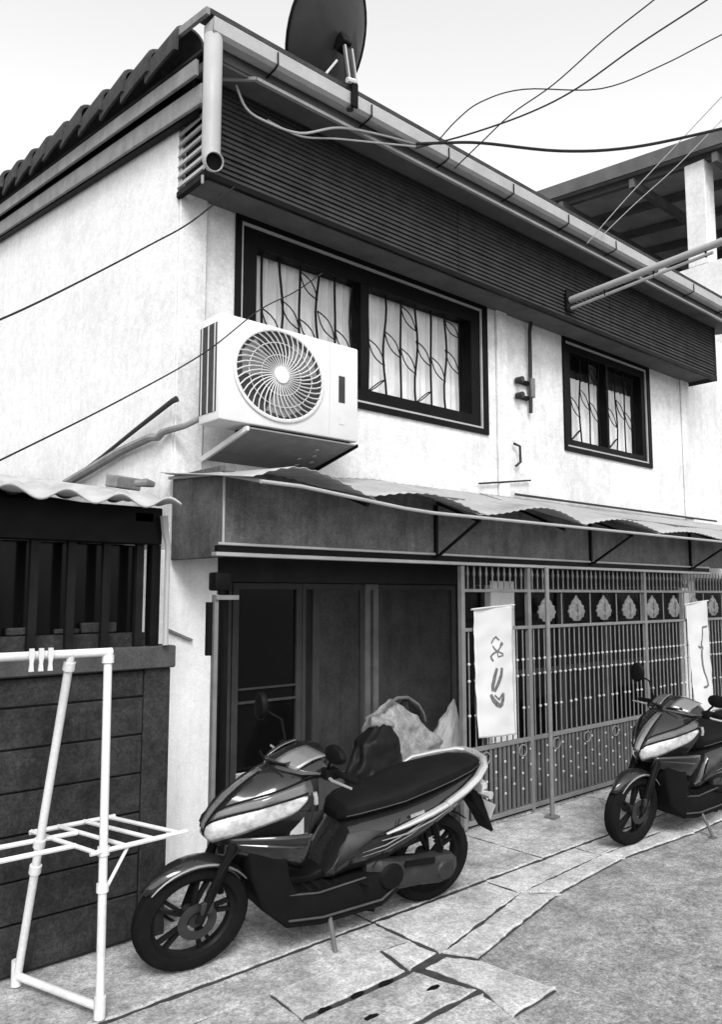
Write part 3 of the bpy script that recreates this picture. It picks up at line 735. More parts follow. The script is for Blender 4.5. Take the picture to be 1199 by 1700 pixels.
banner([(4.205,1.500),(4.633,1.523),(4.66,.60),(4.245,.622)], 'white paper banner with grey brush signs hung left of the gate post', [
    (.007, z2([(315,535),(340,490),(365,465),(400,505)])), (.007, z2([(325,560),(345,600),(370,630),(405,590),(435,545)])),
    (.014, z2([(410,575),(425,545),(440,560)])), (.007, z2([(300,690),(320,655),(370,625),(440,665)])), (.008, z2([(300,670),(310,705),(325,735)])),
    (.006, z2([(370,640),(375,690),(440,680)])),
    (.017, z2([(360,815),(335,900),(310,1000),(305,1065)])), (.017, z2([(420,815),(405,900),(370,990),(325,1070)])),
    (.019, z2([(280,1100),(300,1160),(345,1215),(380,1235)])), (.019, z2([(425,1095),(415,1160),(400,1215),(370,1245)])), (.009, z2([(320,1110),(370,1165),(405,1110)]))], 0.0)
z3 = lambda pts: [((x-165)/300, (y-130)/1300) for x, y in pts]
banner([(7.31,1.508),(7.75,1.54),(7.80,.45),(7.40,.46)], 'white paper banner with dark brush strokes behind the farther scooter mirror', [
    (.010, z3([(440,425),(360,430),(350,500),(340,580)])), (.012, z3([(345,560),(330,620),(350,680)])), (.010, z3([(290,640),(320,660),(345,650)])),
    (.016, z3([(335,680),(325,760),(325,860),(340,960)])), (.014, z3([(335,930),(360,1020),(380,1090)])), (.010, z3([(390,1095),(350,1115),(300,1120)]))], 1.0)

# ================================================================== NEIGHBOUR LEAN-TO
YN = 3.52
nh = thing('lean_to', (0.6, 4.2, 0), 'low dark boarded lean-to with barred window and corrugated roof beside the white house', 'lean-to')
zj = [0.03, 0.232, 0.406, 0.590, 0.768, 0.946, 1.120, 1.245]
for z0, z1 in zip(zj, zj[1:]):
    for (xa, xb_) in ((-3.4,-1.0),(-1.0,1.735)):
        b = MB(); b.box(xa+.002, xb_-.002, YN+jit(.003), YN+.05, z0+.004, z1-.004); obj('board', b, m_nwall, nh, bevel=.004)
b = MB(); b.box(-3.4, 1.86, YN+.03, YN+.12, 0.0, 1.25); obj('wall_core', b, m_dirt, nh)
b = MB(); b.box(1.737, 1.872, YN-.004, YN+.15, 0.0, 1.249); obj('end_post', b, m_nwall, nh, bevel=.005)
b = MB(); b.box(-3.4, 1.885, YN-.03, YN+.17, 1.25, 1.355); obj('cap_rail', b, M('cap_rail', .05, .8, .25, 6, .2, 60, streak=.2, speck=.2), nh, bevel=.006)
b = MB(); b.box(-3.4, 1.80, YN-.02, YN+.06, 1.84, 2.02); obj('head_board', b, m_dark, nh, bevel=.005)
b = MB(); b.box(1.755, 1.80, YN-.01, YN+.05, 1.356, 1.839); obj('window_jamb', b, m_dark, nh)
for x in [1.70 - 0.165*k for k in range(18)]:
    b = MB(); b.box(x-.018, x+.018, YN+.0, YN+.03, 1.356, 1.839); obj('window_bar', b, M('bar_paint', .008, .6, .3, 8, .05, 60, speck=.15), nh)
b = MB(); b.box(-3.4, 1.75, YN+.10, YN+.11, 1.42, 1.84); obj('window_pane', b, m_dglass, nh)
b = MB(); b.box(-3.4, 1.754, YN+.04, YN+.13, 1.356, 1.419); obj('window_sill', b, m_nwall, nh)
for (x0, x1, z0, z1) in ((1.33,1.44,1.42,1.445),(1.45,1.62,1.42,1.47),(1.12,1.22,1.42,1.455)):
    b = MB(); b.box(x0, x1, YN+.06, YN+.095, z0+.001, z1); obj('sill_clutter', b, m_nwall, nh, bevel=.006)
b = MB(); b.box(-3.4, 1.80, 8.0, 8.1, 0, 2.9); obj('rear_wall', b, m_wall, nh)
b = MB(); b.box(1.70, 1.80, YN+.2, 8.0, 0, 2.0); obj('flank_wall', b, m_wall, nh)
b = MB(); b.box(-3.5, -3.4, YN, 8.1, 0, 2.0); obj('flank_wall', b, m_wall, nh)
b = MB()
def nroof(u, v):
    x = -3.5 + 5.60*u if v > .2 else -3.5 + (5.28 + .32*v/.2)*u
    y = 3.28 + 4.9*v
    return (x, y, 2.02 + 0.155*(y-3.28) + 0.025*sin(2*pi*(x-1.66)/0.235))
b.grid(nroof, 330, 14); obj('corrugated_sheet', b, m_nroof, nh, smooth=True, thick=.012)
b = MB(); b.prism([(3.50,1.99),(8.0,2.68),(8.0,2.64),(3.50,1.95)], 'x', 1.66, 1.75); obj('rafter', b, m_dark, nh)
b = MB(); b.tube([(1.79,3.47,1.98),(1.80,3.47,1.90),(1.815,3.47,1.84),(1.815,3.47,1.36)], [.02,.018,.014,.014], 8); obj('downpipe', b, m_pvc, nh, smooth=True)
b = MB(); b.bar((2.20,YW-.02,1.40),(2.37,YW-.02,1.33),0.02,0.014); tag(obj('wall_bracket', b, m_barge), 'short rusty bracket slanting down on the white pillar', 'bracket')
# loose pieces lying on the fibre roof
b = MB(); b.box(1.93,2.13,4.42,4.52,2.235,2.31); o = tag(obj('brick', b, m_brick, bevel=.008), 'loose brick lying on the corrugated roof beside the gable wall', 'brick'); o.rotation_euler = (0.15,0,0.3)
b = MB(); b.tube([(1.98,4.2,2.235),(2.03,4.16,2.24),(2.08,4.17,2.235)], [.018,.026,.018], 8); tag(obj('roof_stone', b, m_brick, smooth=True), 'small dark lump on the corrugated roof edge next to the house corner', 'stone')

# ================================================================== CLOTHES RACK
rk = thing('drying_rack', (1.2, 3.2, 0.02), 'white tubular clothes drying rack standing in front of the dark boarded wall', 'drying rack')
def rt(name, pts, r, n=10): 
    b = MB(); b.tube(pts, r, n); return obj(name, b, m_white, rk, smooth=True)
A0, A1 = (1.331,2.986,.03), (1.346,3.05,1.365); B0, B1 = (1.18,3.45,.03), (1.195,3.05,1.365)
def lerp(a, b_, t): return tuple(a[i]+(b_[i]-a[i])*t for i in range(3))
rt('top_rail', [(-0.6,3.05,1.372),(1.36,3.05,1.372)], .017)
rt('leg', [A0, lerp(A0,A1,.48), A1], .0165); rt('leg', [B0, lerp(B0,B1,.5), B1], .0165)
rt('foot_bar', [(1.18,3.45,.06),(1.331,2.99,.06)], .016)
b = MB(); b.tube([(1.331,2.986,.022),(1.331,2.986,.10)], .022, 10); obj('rubber_foot', b, m_white, rk, smooth=True)
b = MB(); b.tube([(1.18,3.45,.022),(1.18,3.45,.12)], .022, 10); obj('rubber_foot', b, m_white, rk, smooth=True)
for t, (a, e) in ((.44,(A0,A1)),(.34,(A0,A1)),(.44,(B0,B1)),(.36,(B0,B1)),(.985,(A0,A1)),(.97,(B0,B1))):
    b = MB(); b.tube([lerp(a,e,t-.012), lerp(a,e,t+.012)], .0235, 10); obj('joint_collar', b, m_white, rk, smooth=True)
zs_ = .62
rt('shelf_edge', [(1.20,3.43,zs_),(1.57,3.43,zs_)], .010, 8); rt('shelf_edge', [(1.28,3.0,zs_),(1.70,3.02,zs_)], .010, 8)
for t in (0.02, .33, .64, .93): rt('shelf_bar', [(1.20+.36*t,3.43,zs_+.004),(1.285+.40*t,3.01,zs_+.004)], .009, 8)
rt('shelf_brace', [(1.335,3.0,.46),(1.44,3.015,.615)], .007, 6)
rt('shelf_bar', [(-.5,3.15,zs_+.006),(1.27,3.12,zs_+.006)], .010, 8); rt('shelf_bar', [(-.5,3.34,zs_+.006),(1.34,3.28,zs_+.006)], .010, 8)
rt('shelf_bar', [(.6,3.13,zs_+.02),(.6,3.36,zs_+.02)], .009, 8)
# second A-frame out of view to the left carries the other end
rt('leg', [(-.55,2.99,.03),(-.55,3.05,1.365)], .0165); rt('leg', [(-.40,3.45,.03),(-.42,3.05,1.365)], .0165); rt('foot_bar', [(-.40,3.45,.06),(-.55,2.99,.06)], .016)
for i, x in enumerate((1.04, 1.075, 1.11)):
    b = MB(); b.prism([(x-.008,1.40),(x+.008,1.40),(x+.011,1.375),(x+.006,1.345),(x+.009,1.315),(x-.009,1.315),(x-.006,1.345),(x-.011,1.375)], 'y', 3.024, 3.033)
    o = obj('clothes_peg', b, m_paper)
    tag(o, ('leftmost','middle','rightmost')[i] + ' of three white pegs clipped on the rack top rail', 'clothes peg', 'pegs on the drying rack')

# ================================================================== BAGS IN THE PORCH
def crumple(rings_def, mat, name, seed, amp=.16, nu=56, nv=40):
    """sack from (z, half x, half y, centre x, centre y) stations with ridged creases"""
    b = MB(); rings = []
    z0, z1 = rings_def[0][0], rings_def[-1][0]
    for j in range(nv + 1):
        z = z0 + (z1 - z0) * j / nv
        for a, c in zip(rings_def, rings_def[1:]):
            if a[0] <= z <= c[0] + 1e-6:
                t = (z - a[0]) / (c[0] - a[0]); t = t*t*(3-2*t)*.6 + t*.4
                st = [a[i] + (c[i] - a[i]) * t for i in range(5)]; break
        ring = []
        for k in range(nu):
            ph = 2*pi*k/nu
            q = Vector((cos(ph)*1.1, sin(ph)*1.1, z*4)) + Vector((seed, seed*.7, 0))
            n = (0.5 - abs(mnoise.noise(q*1.1)))*amp*1.2 + (0.4 - abs(mnoise.noise(q*2.3)))*amp*.9 + (0.3 - abs(mnoise.noise(q*5.1)))*amp*.4
            ring.append((st[3] + st[1]*(1+n)*cos(ph), st[4] + st[2]*(1+n)*sin(ph), z + .02*mnoise.noise(q*2.7)*(0 if j == 0 else 1)))
        rings.append(ring)
    b.loft(rings, True)
    return obj(name, b, mat, smooth=True, sharp=120)
one = lambda h, p: 1.0
b = MB(); b.box(3.30,4.30,3.84,4.16,.036,.42); o = obj('storage_chest', b, m_crate, bevel=.01); tag(o, 'dark low chest in the porch under the heap of bags', 'chest')
o = crumple([(.036,.17,.11,3.43,3.72),(.25,.20,.12,3.42,3.72),(.50,.19,.11,3.42,3.73),(.68,.14,.09,3.45,3.74),(.77,.07,.05,3.48,3.74),(.80,.02,.02,3.49,3.74)], m_bagb, 'black_sack', 2.2, .30)
tag(o, 'tall black sack slumped behind the nearer scooter seat', 'sack')
o = crumple([(.425,.25,.13,3.80,3.86),(.50,.31,.15,3.80,3.86),(.60,.30,.15,3.78,3.86),(.70,.23,.13,3.72,3.86),(.78,.17,.11,3.69,3.86),(.85,.08,.06,3.68,3.86),(.90,.012,.012,3.675,3.86)], m_bagl, 'patterned_sack', 7.3, .30)
tag(o, 'pale patterned cloth sack with a peaked top in the porch', 'sack')
b = MB(); b.tube([(3.40,3.76,.80),(3.47,3.73,.785),(3.58,3.74,.765)], [.035,.04,.02], 10); obj('tied_corner', b, m_bagl, o, smooth=True)
b = MB(); b.tube([(3.56,3.80,.84),(3.60,3.80,.885),(3.68,3.80,.92),(3.78,3.80,.915),(3.88,3.80,.86),(3.93,3.80,.80),(3.95,3.8,.74)], [.006,.010,.012,.011,.010,.008,.005], 8)
o = obj('dark_sack_rim', b, m_gate2, smooth=True); tag(o, 'grey cloth roll arching over the patterned sack', 'cloth')
o = crumple([(.425,.12,.08,3.97,3.98),(.6,.14,.09,3.97,3.98),(.78,.10,.06,3.95,3.98),(.86,.02,.02,3.94,3.98)], m_bagb, 'black_bundle', 5.1, .25)
tag(o, 'black bundle behind the patterned sack', 'bundle')
o = crumple([(.425,.09,.06,4.13,3.80),(.52,.125,.075,4.15,3.80),(.60,.115,.07,4.165,3.80),(.70,.07,.05,4.19,3.80),(.79,.03,.025,4.22,3.80),(.86,.004,.004,4.24,3.80)], m_bagw, 'pointed_bag', 3.3, .35)
tag(o, 'white pointed bag leaning on the left gate post', 'bag')

# ================================================================== SCOOTERS
def make_scooter():
    root = thing('parked_scooter', (0, 0, 0), 'x', 'scooter', 'scooters parked along the house front')
    Z0 = (0, 0, 0)
    def P(name, mb, mat, smooth=True, parent=None, **k): return obj(name, mb, mat, parent or root, smooth=smooth, org=Z0, sharp=24, **k)
    def ylath(prof, cx_, cz, n=40):
        """revolve (y, r) profile about the wheel axle"""
        return [[(cx_ + r*cos(2*pi*k/n), y, cz + r*sin(2*pi*k/n)) for (y, r) in prof] for k in range(n+1)]
    def wheel(name, cx_, cz, rad, w, spokes, twist):
        pr = [(w*.52, rad-.075),(w*.95, rad-.060),(w, rad-.038),(w*.85, rad-.014),(w*.45, rad-.002),(0, rad),(-w*.45, rad-.002),(-w*.85, rad-.014),(-w, rad-.038),(-w*.95, rad-.060),(-w*.52, rad-.075)]
        b = MB(); b.loft(ylath(pr, cx_, cz), cap=False, closed=False); ty = P(name, b, m_rubber)
        b = MB(); rr = rad-.062
        b.loft(ylath([(w*.55, rr),(w*.6, rr-.012),(w*.35, rr-.022),(-w*.35, rr-.022),(-w*.6, rr-.012),(-w*.55, rr)], cx_, cz), cap=False, closed=False); P('rim', b, m_rim, parent=ty)
        for q in range(spokes):
            a = 2*pi*q/spokes + .3
            for s in (-1, 1):
                b = MB(); p0 = (cx_+.03*cos(a), 0, cz+.03*sin(a)); a2 = a + twist + s*.14
                b.bar(p0, (cx_+(rr-.015)*cos(a2), 0, cz+(rr-.015)*sin(a2)), .016, .022, up=(0,1,0)); P('spoke', b, m_rim, smooth=False, parent=ty)
        b = MB(); b.tube([(cx_, -w*1.1, cz),(cx_, w*1.1, cz)], .034, 14); P('hub', b, m_engine, parent=ty)
        # tread grooves
        for q in range(30):
            a = 2*pi*q/30
            b = MB(); b.tube([(cx_+(rad-.0005)*cos(a), 0.004, cz+(rad-.0005)*sin(a)), (cx_+(rad-.010)*cos(a+.09), w*.75, cz+(rad-.010)*sin(a+.09))], .0028, 4); 
            if q % 2 == 0: P('tread_groove', b, m_black, smooth=False, parent=ty)
        return ty
    fw = wheel('front_wheel', .64, .25, .25, .045, 5, .25)
    b = MB(); b.loft(ylath([(.058,.085),(.058,.045),(.062,.045),(.062,.085),(.058,.085)], .64, .25, 28), cap=False, closed=False); P('brake_disc', b, m_engine, parent=fw)
    wheel('rear_wheel', -.62, .255, .255, .052, 5, -.25)
    # front mudguard: crowned arch with sharp nose
    b = MB(); rings = []
    for i in range(15):
        t = i/14; a = R(36 + 112*t); rr = .275 + .016*sin(pi*t)
        hw = .062*(0.35 + .65*min(1, t*3.2))*(0.55 + .45*min(1, (1-t)*4))
        ring = []
        for j in range(9):
            s = -1 + 2*j/8
            r2 = rr - .040*abs(s)**2.2
            ring.append((.64 + r2*cos(a), hw*s, .25 + r2*sin(a)))
        rings.append(ring)
    b.loft(rings, cap=False, closed=False); P('front_mudguard', b, m_paint, thick=.006)
    b = MB(); b.tube([(.64+.262*cos(R(a)), .060, .25+.262*sin(R(a))) for a in range(40,150,8)], [.003+.005*sin(pi*i/13) for i in range(14)], 6); P('mudguard_edge', b, m_paint2)
    for s in (-1, 1):
        b = MB(); b.tube([(.64,.078*s,.25),(.60,.078*s,.36),(.50,.075*s,.60)], [.018,.021,.021], 10); P('fork_leg', b, m_plast)
    b = MB(); b.box(.585,.64,.072,.095,.29,.35); P('brake_caliper', b, m_engine, smooth=False, bevel=.005)
    # ---- front apron: rounded V sections stacked by height
    AP = [ # z, front x, back x, half width
        (.555,.49,.34,.07),(.585,.575,.30,.11),(.635,.618,.27,.140),(.69,.620,.24,.165),(.75,.585,.215,.185),(.81,.530,.20,.195),
        (.86,.470,.20,.180),(.90,.405,.20,.150),(.935,.335,.20,.110),(.955,.285,.205,.07)]
    def ap(z):
        for (a, b2) in zip(AP, AP[1:]):
            if a[0] <= z <= b2[0]:
                t = (z-a[0])/(b2[0]-a[0]); return [a[i]+(b2[i]-a[i])*t for i in range(4)]
        return AP[-1] if z > AP[-1][0] else AP[0]
    def aps(z, t, off=0.0):
        """surface point: t -1..1 around the nose"""
        _, xf, xb_, w = ap(z)
        u = abs(t); sg = 1 if t >= 0 else -1          # flat nose strip, cheek facet, flank facet
        if u < .2: fy, fx = u/.2*.26, 1 - u/.2*.045
        elif u < .55: fy, fx = .26 + (u-.2)/.35*.47, .955 - (u-.2)/.35*.355
        else: fy, fx = .73 + (u-.55)/.45*.27, .60 - (u-.55)/.45*.60
        y = w*fy*sg; x = xb_ + (xf-xb_)*fx
        return (x + off*(1-u*.6), y + off*(u**.6)*(1 if t >= 0 else -1), z + off*.15)
    b = MB(); rings = []
    for (z, *_r) in AP: rings.append([aps(z, -1+2*k/20) for k in range(21)])
    b.loft(rings, True); P('front_apron', b, m_paint)
    for s in (-1, 1):
        # wide swept headlamp lens
        def hl(u, v, s=s, off=.008):
            t = .10 + .84*u; zl = .592 + .150*u**1.05 - .014*sin(pi*u); zu = .680 + .158*u**.72 + .008*sin(pi*u)
            if u > .93: zl = zl + (zu-zl)*((u-.93)/.07)*.5; zu = zu - (zu-zl)*((u-.93)/.07)*.4
            return aps(zl+(zu-zl)*v, s*t, off*(0.35 + .65*sin(pi*min(1,max(0,v)))**.5))
        b = MB(); b.grid(hl, 22, 6); P('headlight', b, m_lens, thick=.004)
        # upper silver flank and dark separating ribs
        def fl2(u, v, s=s):
            t = .14 + .80*u; zl = .70 + .125*u**.75; zu = .735 + .15*u**.65
            return aps(zl+(zu-zl)*v, s*t, .006)
        b = MB(); b.grid(fl2, 18, 4); P('apron_flank', b, m_flank, thick=.004)
        b = MB(); b.tube([aps(.688+.148*u**.75, s*(.12+.83*u), .010) for u in [i/12 for i in range(13)]], .0045, 6); P('lamp_brow', b, m_plast)
        b = MB(); b.tube([aps(.745+.15*u**.65, s*(.14+.80*u), .006) for u in [i/12 for i in range(13)]], .004, 6); P('apron_seam', b, m_plast)
        # lower cowl wing
        def lc(u, v, s=s):
            x = .53 - .33*u; zt_ = .625 + .01*u + .015*sin(pi*u); zb2 = .545 - .115*u**1.2
            y = (.07 + .130*sin(pi*.5*min(1,u*1.25))) * (1 - .35*(v)**2)
            return (x, s*y, zt_ + (zb2-zt_)*v)
        b = MB(); b.grid(lc, 14, 6); P('lower_cowl', b, m_paint, thick=.008)
        b = MB(); b.tube([lc(u, .35) for u in [i/10 for i in range(11)]], [.003+.006*sin(pi*i/10) for i in range(11)], 6); P('cowl_crease', b, m_paint)
    # nose panel between the lamps
    b = MB(); b.grid(lambda u, v: aps(.66+.26*v, -.11+.22*u, .004), 8, 12); P('nose_panel', b, m_paint2, thick=.004)
    b = MB(); b.tube([aps(.665+.25*v, .105, .008) for v in [i/8 for i in range(9)]], .004, 5); P('nose_rib', b, m_plast)
    b = MB(); b.tube([aps(.665+.25*v, -.105, .008) for v in [i/8 for i in range(9)]], .004, 5); P('nose_rib', b, m_plast)
    # ---- inner shield, floor, keel
    b = MB(); rings = []
    for (z, x, w, d) in ((.25,.33,.13,.06),(.36,.325,.14,.06),(.48,.31,.145,.05),(.62,.285,.15,.04),(.76,.25,.155,.04),(.86,.22,.14,.04),(.92,.20,.10,.03)):
        rings.append([(x + d/2*cos(2*pi*k/20), w*(abs(sin(2*pi*k/20))**.7)*(1 if sin(2*pi*k/20) >= 0 else -1), z) for k in range(20)])
    b.loft(rings, True); P('inner_shield', b, m_plast)
    def sup(cx_, w, z0, z1, e=.6, n=20):
        """superellipse ring in the y-z plane"""
        zc, h = (z0+z1)/2, (z1-z0)/2; r = []
        for k in range(n):
            a = 2*pi*k/n; c_, s_ = cos(a), sin(a)
            r.append((cx_, w*abs(c_)**e*(1 if c_ >= 0 else -1), zc + h*abs(s_)**e*(1 if s_ >= 0 else -1)))
        return r
    prof = [(.455,.57),(.43,.42),(.37,.25),(.27,.155),(.10,.125),(-.24,.13),(-.34,.20),(-.34,.33),(-.10,.318),(.14,.300),(.245,.325),(.29,.42),(.31,.57)]
    rings = []
    for (y, k) in ((-.165,.93),(-.15,1.0),(.15,1.0),(.165,.93)):
        rings.append([(.05+(x-.05)*k if x < .3 else .05+(x-.05)*(k if abs(y) < .16 else .97), y*(1 if x < .33 else .72), .30+(z-.30)*k) for x, z in prof])
    b = MB(); b.loft(rings, True); P('floor_keel', b, m_plast, bevel=.008)  # underside set extra low to deepen the shade beneath the scooter
    for k in range(6):
        b = MB(); b.box(-.06+.05*k, -.04+.05*k, -.13, .13, .302, .311); P('mat_rib', b, m_rubber, smooth=False)
    for sy in (-1, 1):
        b = MB(); b.tube([(.27,.168*sy,.20),(.10,.171*sy,.175),(-.22,.171*sy,.18),(-.33,.16*sy,.24)], .006, 6); P('keel_edge', b, m_wedge)
        b = MB(); b.tube([(.27,.160*sy,.325),(.13,.168*sy,.305),(-.12,.168*sy,.322)], .005, 6); P('floor_edge', b, m_wedge)
    b = MB(); b.loft([sup(x, w, a, c) for (x, w, a, c) in ((.28,.06,.30,.37),(.12,.065,.30,.345),(.04,.07,.30,.38),(-.06,.10,.30,.50))], True); P('centre_tunnel', b, m_plast)
    # ---- rear body
    BODY = ((.055,.10,.32,.37),(.03,.125,.31,.43),(-.01,.138,.31,.52),(-.05,.145,.315,.60),(-.12,.150,.315,.625),(-.25,.165,.335,.645),(-.38,.170,.385,.665),(-.52,.165,.455,.69),(-.66,.148,.53,.725),(-.80,.115,.60,.76),(-.91,.075,.655,.775),(-.955,.035,.69,.76))
    b = MB(); b.loft([sup(x, w, a, c, .78, 24) for (x, w, a, c) in BODY], True); P('rear_body', b, m_paint)
    for s in (-1, 1):
        # grey wedge panel below the seat nose and bright side trim
        b = MB(); b.add([(-.02,s*.150,.565),(-.10,s*.162,.572),(-.20,s*.172,.555),(-.04,s*.158,.46),(.03,s*.138,.39)], [(0,1,3),(1,2,3),(0,3,4)]); P('side_wedge', b, m_wedge, thick=.004)
        pts = [(-.22,s*.176,.535),(-.34,s*.184,.565),(-.48,s*.184,.60),(-.60,s*.176,.635)]
        b = MB(); b.tube(pts, [.006,.014,.018,.018], 8); P('side_trim', b, m_rail)
        b = MB(); b.tube([(-.20,s*.170,.50),(-.34,s*.182,.515),(-.50,s*.178,.56),(-.66,s*.160,.615)], [.003,.006,.006,.003], 6); P('body_crease', b, m_paint2)
    # ---- seat: stepped saddle
    SEAT = ((-.015,.06,.60,.645),(-.045,.095,.60,.690),(-.10,.120,.61,.712),(-.22,.140,.63,.728),(-.34,.150,.645,.745),(-.42,.150,.655,.775),(-.52,.146,.67,.800),(-.66,.132,.70,.815),(-.80,.108,.735,.825),(-.88,.070,.755,.818),(-.90,.03,.77,.80))
    b = MB(); b.loft([sup(x, w, a, c, .62, 24) for (x, w, a, c) in SEAT], True); st = P('seat', b, m_seat)
    # ---- grab rail
    b = MB(); b.tube([(-.58,.178,.632),(-.70,.170,.685),(-.80,.150,.735),(-.87,.120,.785),(-.905,.07,.815),(-.912,0,.822),(-.905,-.07,.825),(-.87,-.115,.82),(-.75,-.138,.81),(-.60,-.15,.795),(-.55,-.15,.77)],
                     [.020,.021,.022,.022,.020,.020,.019,.017,.015,.013,.010], 10); P('grab_rail', b, m_rail)
    # ---- tail
    b = MB(); b.loft([sup(x, w, a, c) for (x, w, a, c) in ((-.90,.085,.60,.67),(-.95,.07,.605,.665),(-.975,.045,.615,.65))], True); P('tail_light', b, m_lens)
    b = MB(); b.prism([(-.84,.62),(-.92,.60),(-1.035,.34),(-1.02,.33),(-.95,.44),(-.88,.54)], 'y', -.055, .055); P('rear_mudguard', b, m_plast, smooth=False, bevel=.006)
    b = MB(); b.bar((-1.035,0,.50),(-1.0,0,.42),.11,.005, up=(1,0,.4)); P('number_plate', b, m_framel, smooth=False)
    for s in (-1, 1):
        b = MB(); b.tube([(-.91,.05*s,.60),(-.93,.125*s,.60)], [.012,.024], 8); P('indicator', b, m_lens)
    # inner rear mudguard
    b = MB(); rings = []
    for i in range(9):
        a = R(40 + 95*i/8); rings.append([(-.62+.285*cos(a), y, .255+.285*sin(a)) for y in (-.06,-.03,0,.03,.06)])
    b.loft(rings, cap=False, closed=False); P('tyre_hugger', b, m_plast, thick=.005)
    # ---- engine, transmission case (left), silencer (right), shock
    b = MB(); rings = []
    for (x, a, c, y0, y1) in ((-.16,.24,.37,.06,.12),(-.22,.205,.385,.06,.165),(-.32,.195,.36,.06,.175),(-.45,.185,.335,.06,.17),(-.58,.165,.335,.065,.17),(-.66,.175,.325,.07,.165),(-.70,.21,.29,.08,.14)):
        zc, h, yc, w = (a+c)/2, (c-a)/2, (y0+y1)/2, (y1-y0)/2
        rings.append([(x, yc + w*abs(cos(t))**.6*(1 if cos(t) >= 0 else -1), zc + h*abs(sin(t))**.7*(1 if sin(t) >= 0 else -1)) for t in [2*pi*k/18 for k in range(18)]])
    b.loft(rings, True); en = P('engine_case', b, m_engine)
    b = MB(); b.tube([(-.60,.165,.25),(-.60,.180,.25)], [.055,.045], 16); P('case_cap', b, m_engine, parent=en)
    b = MB(); b.tube([(-.27,.165,.29),(-.27,.182,.29)], [.07,.06], 18); P('case_cap', b, m_plast, parent=en)
    b = MB(); b.bar((-.34,.18,.345),(-.52,.176,.325),.012,.03); P('air_box', b, m_plast, smooth=False, parent=en)
    b = MB(); b.loft([sup(x, .05, a, c) for (x, a, c) in ((-.35,.24,.33),(-.50,.245,.36),(-.75,.29,.40),(-.86,.33,.42))], True); b.v = [(p[0], p[1]-.15, p[2]) for p in b.v]; P('silencer', b, m_engine)
    b = MB(); b.tube([(-.60,.125,.33),(-.52,.135,.58)], .014, 8)
    for i in range(9):
        t = i/9; b.tube([(-.59+.07*t, .125+.032*cos(q), .36+.20*t+.012*q/6.28) for q in [2*pi*k/8 for k in range(9)]], .006, 5)
    P('shock_absorber', b, m_rim)
    # ---- stands and footpeg
    b = MB(); b.tube([(.04,.10,.22),(.065,.20,.10),(.075,.255,.012)], .011, 8); b.box(.05,.11,.235,.275,.004,.016); P('side_stand', b, m_gate2)
    b = MB(); b.tube([(-.22,.12,.20),(-.20,.13,.11),(-.17,.06,.10)], .012, 8); P('centre_stand', b, m_rim)
    # ---- handlebar cover with small visor, grips, levers, mirrors
    b = MB(); rings = []
    for (y, x0, x1, z0, z1) in ((-.185,.12,.17,.905,.945),(-.15,.09,.24,.885,.975),(-.09,.07,.305,.885,1.01),(0,.06,.345,.89,1.025),(.09,.07,.305,.885,1.01),(.15,.09,.24,.885,.975),(.185,.12,.17,.905,.945)):
        rings.append([(x0,y,z0+.01),(x0,y,z1-.03),(x0+.02,y,z1-.008),(x0+(x1-x0)*.35,y,z1),(x0+(x1-x0)*.65,y,z1-.02),(x1-.01,y,z0+(z1-z0)*.55),(x1,y,z0+(z1-z0)*.35),(x1-.02,y,z0+.01),(x0+(x1-x0)*.5,y,z0)])
    b.loft(rings, True); P('handlebar_cover', b, m_paint, bevel=.006)
    for s in (-1, 1):
        b = MB(); b.grid(lambda u, v, s=s: (.315-.15*u-.05*v, s*(.035+.105*v+.01*u), .965+.062*u-.030*v+.012*sin(pi*u)), 6, 6); P('cover_flank', b, m_paint2, thick=.004)
        b = MB(); b.tube([(.335-.03*t, s*(.02+.10*t), .955+.01*t) for t in (0,.5,1)], .006, 6); P('cover_rib', b, m_plast)
        b = MB(); b.tube([(.13,.15*s,.925),(.10,.22*s,.925),(.07,.34*s,.915)], .016, 10); P('grip', b, m_rubber)
        b = MB(); b.tube([(.14,.17*s,.915),(.145,.25*s,.905),(.12,.36*s,.90)], [.008,.008,.006], 8); P('brake_lever', b, m_rail)
        b = MB(); b.box(.09,.16,s*.165 if s > 0 else -.225, .225 if s > 0 else -.165,.895,.95); P('switch_box', b, m_plast, bevel=.01)
        b = MB()
        mx, my, mz = (.16, .27*s, 1.045) if s > 0 else (.24, -.27, 1.16)
        b.tube([(.13,.19*s,.94),(.15,.22*s,mz-.07),(mx,my,mz-.01)], .007, 8); mr = P('mirror', b, m_plast)
        b = MB(); rings = []
        for (d, k_) in ((-.018,.5),(-.012,.88),(0,1.0),(.012,.98),(.014,.9)):
            rings.append([(mx - d, my + (.072 if s > 0 else .05)*k_*cos(t)*(1+.15*cos(t)), mz + (.046 if s > 0 else .078)*k_*sin(t)) for t in [2*pi*q/20 for q in range(20)]])
        b.loft(rings, True); P('mirror_housing', b, m_plast, parent=mr)
    # seams, piping, hoses and small badges
    b = MB(); b.tube([(x, w*.985+.001, a + (c-a)*.34) for (x, w, a, c) in SEAT[1:-1]], .0032, 5); P('seat_piping', b, m_wedge)
    b = MB(); b.tube([(x, w*.99+.002, a + (c-a)*.62) for (x, w, a, c) in BODY[2:-2]], .0028, 5); P('panel_seam', b, m_black)
    b = MB(); b.tube([(-.30,.168,.60),(-.26,.169,.50),(-.20,.166,.42),(-.16,.160,.36)], .0028, 5); P('panel_seam', b, m_black)
    b = MB(); b.tube([(.61,.098,.34),(.60,.105,.42),(.54,.10,.52),(.46,.09,.60),(.36,.09,.66)], .0055, 6); P('brake_hose', b, m_rubber)
    b = MB(); b.bar((-.36,.1725,.60),(-.44,.1745,.615),.004,.018); P('badge', b, m_rail, smooth=False)
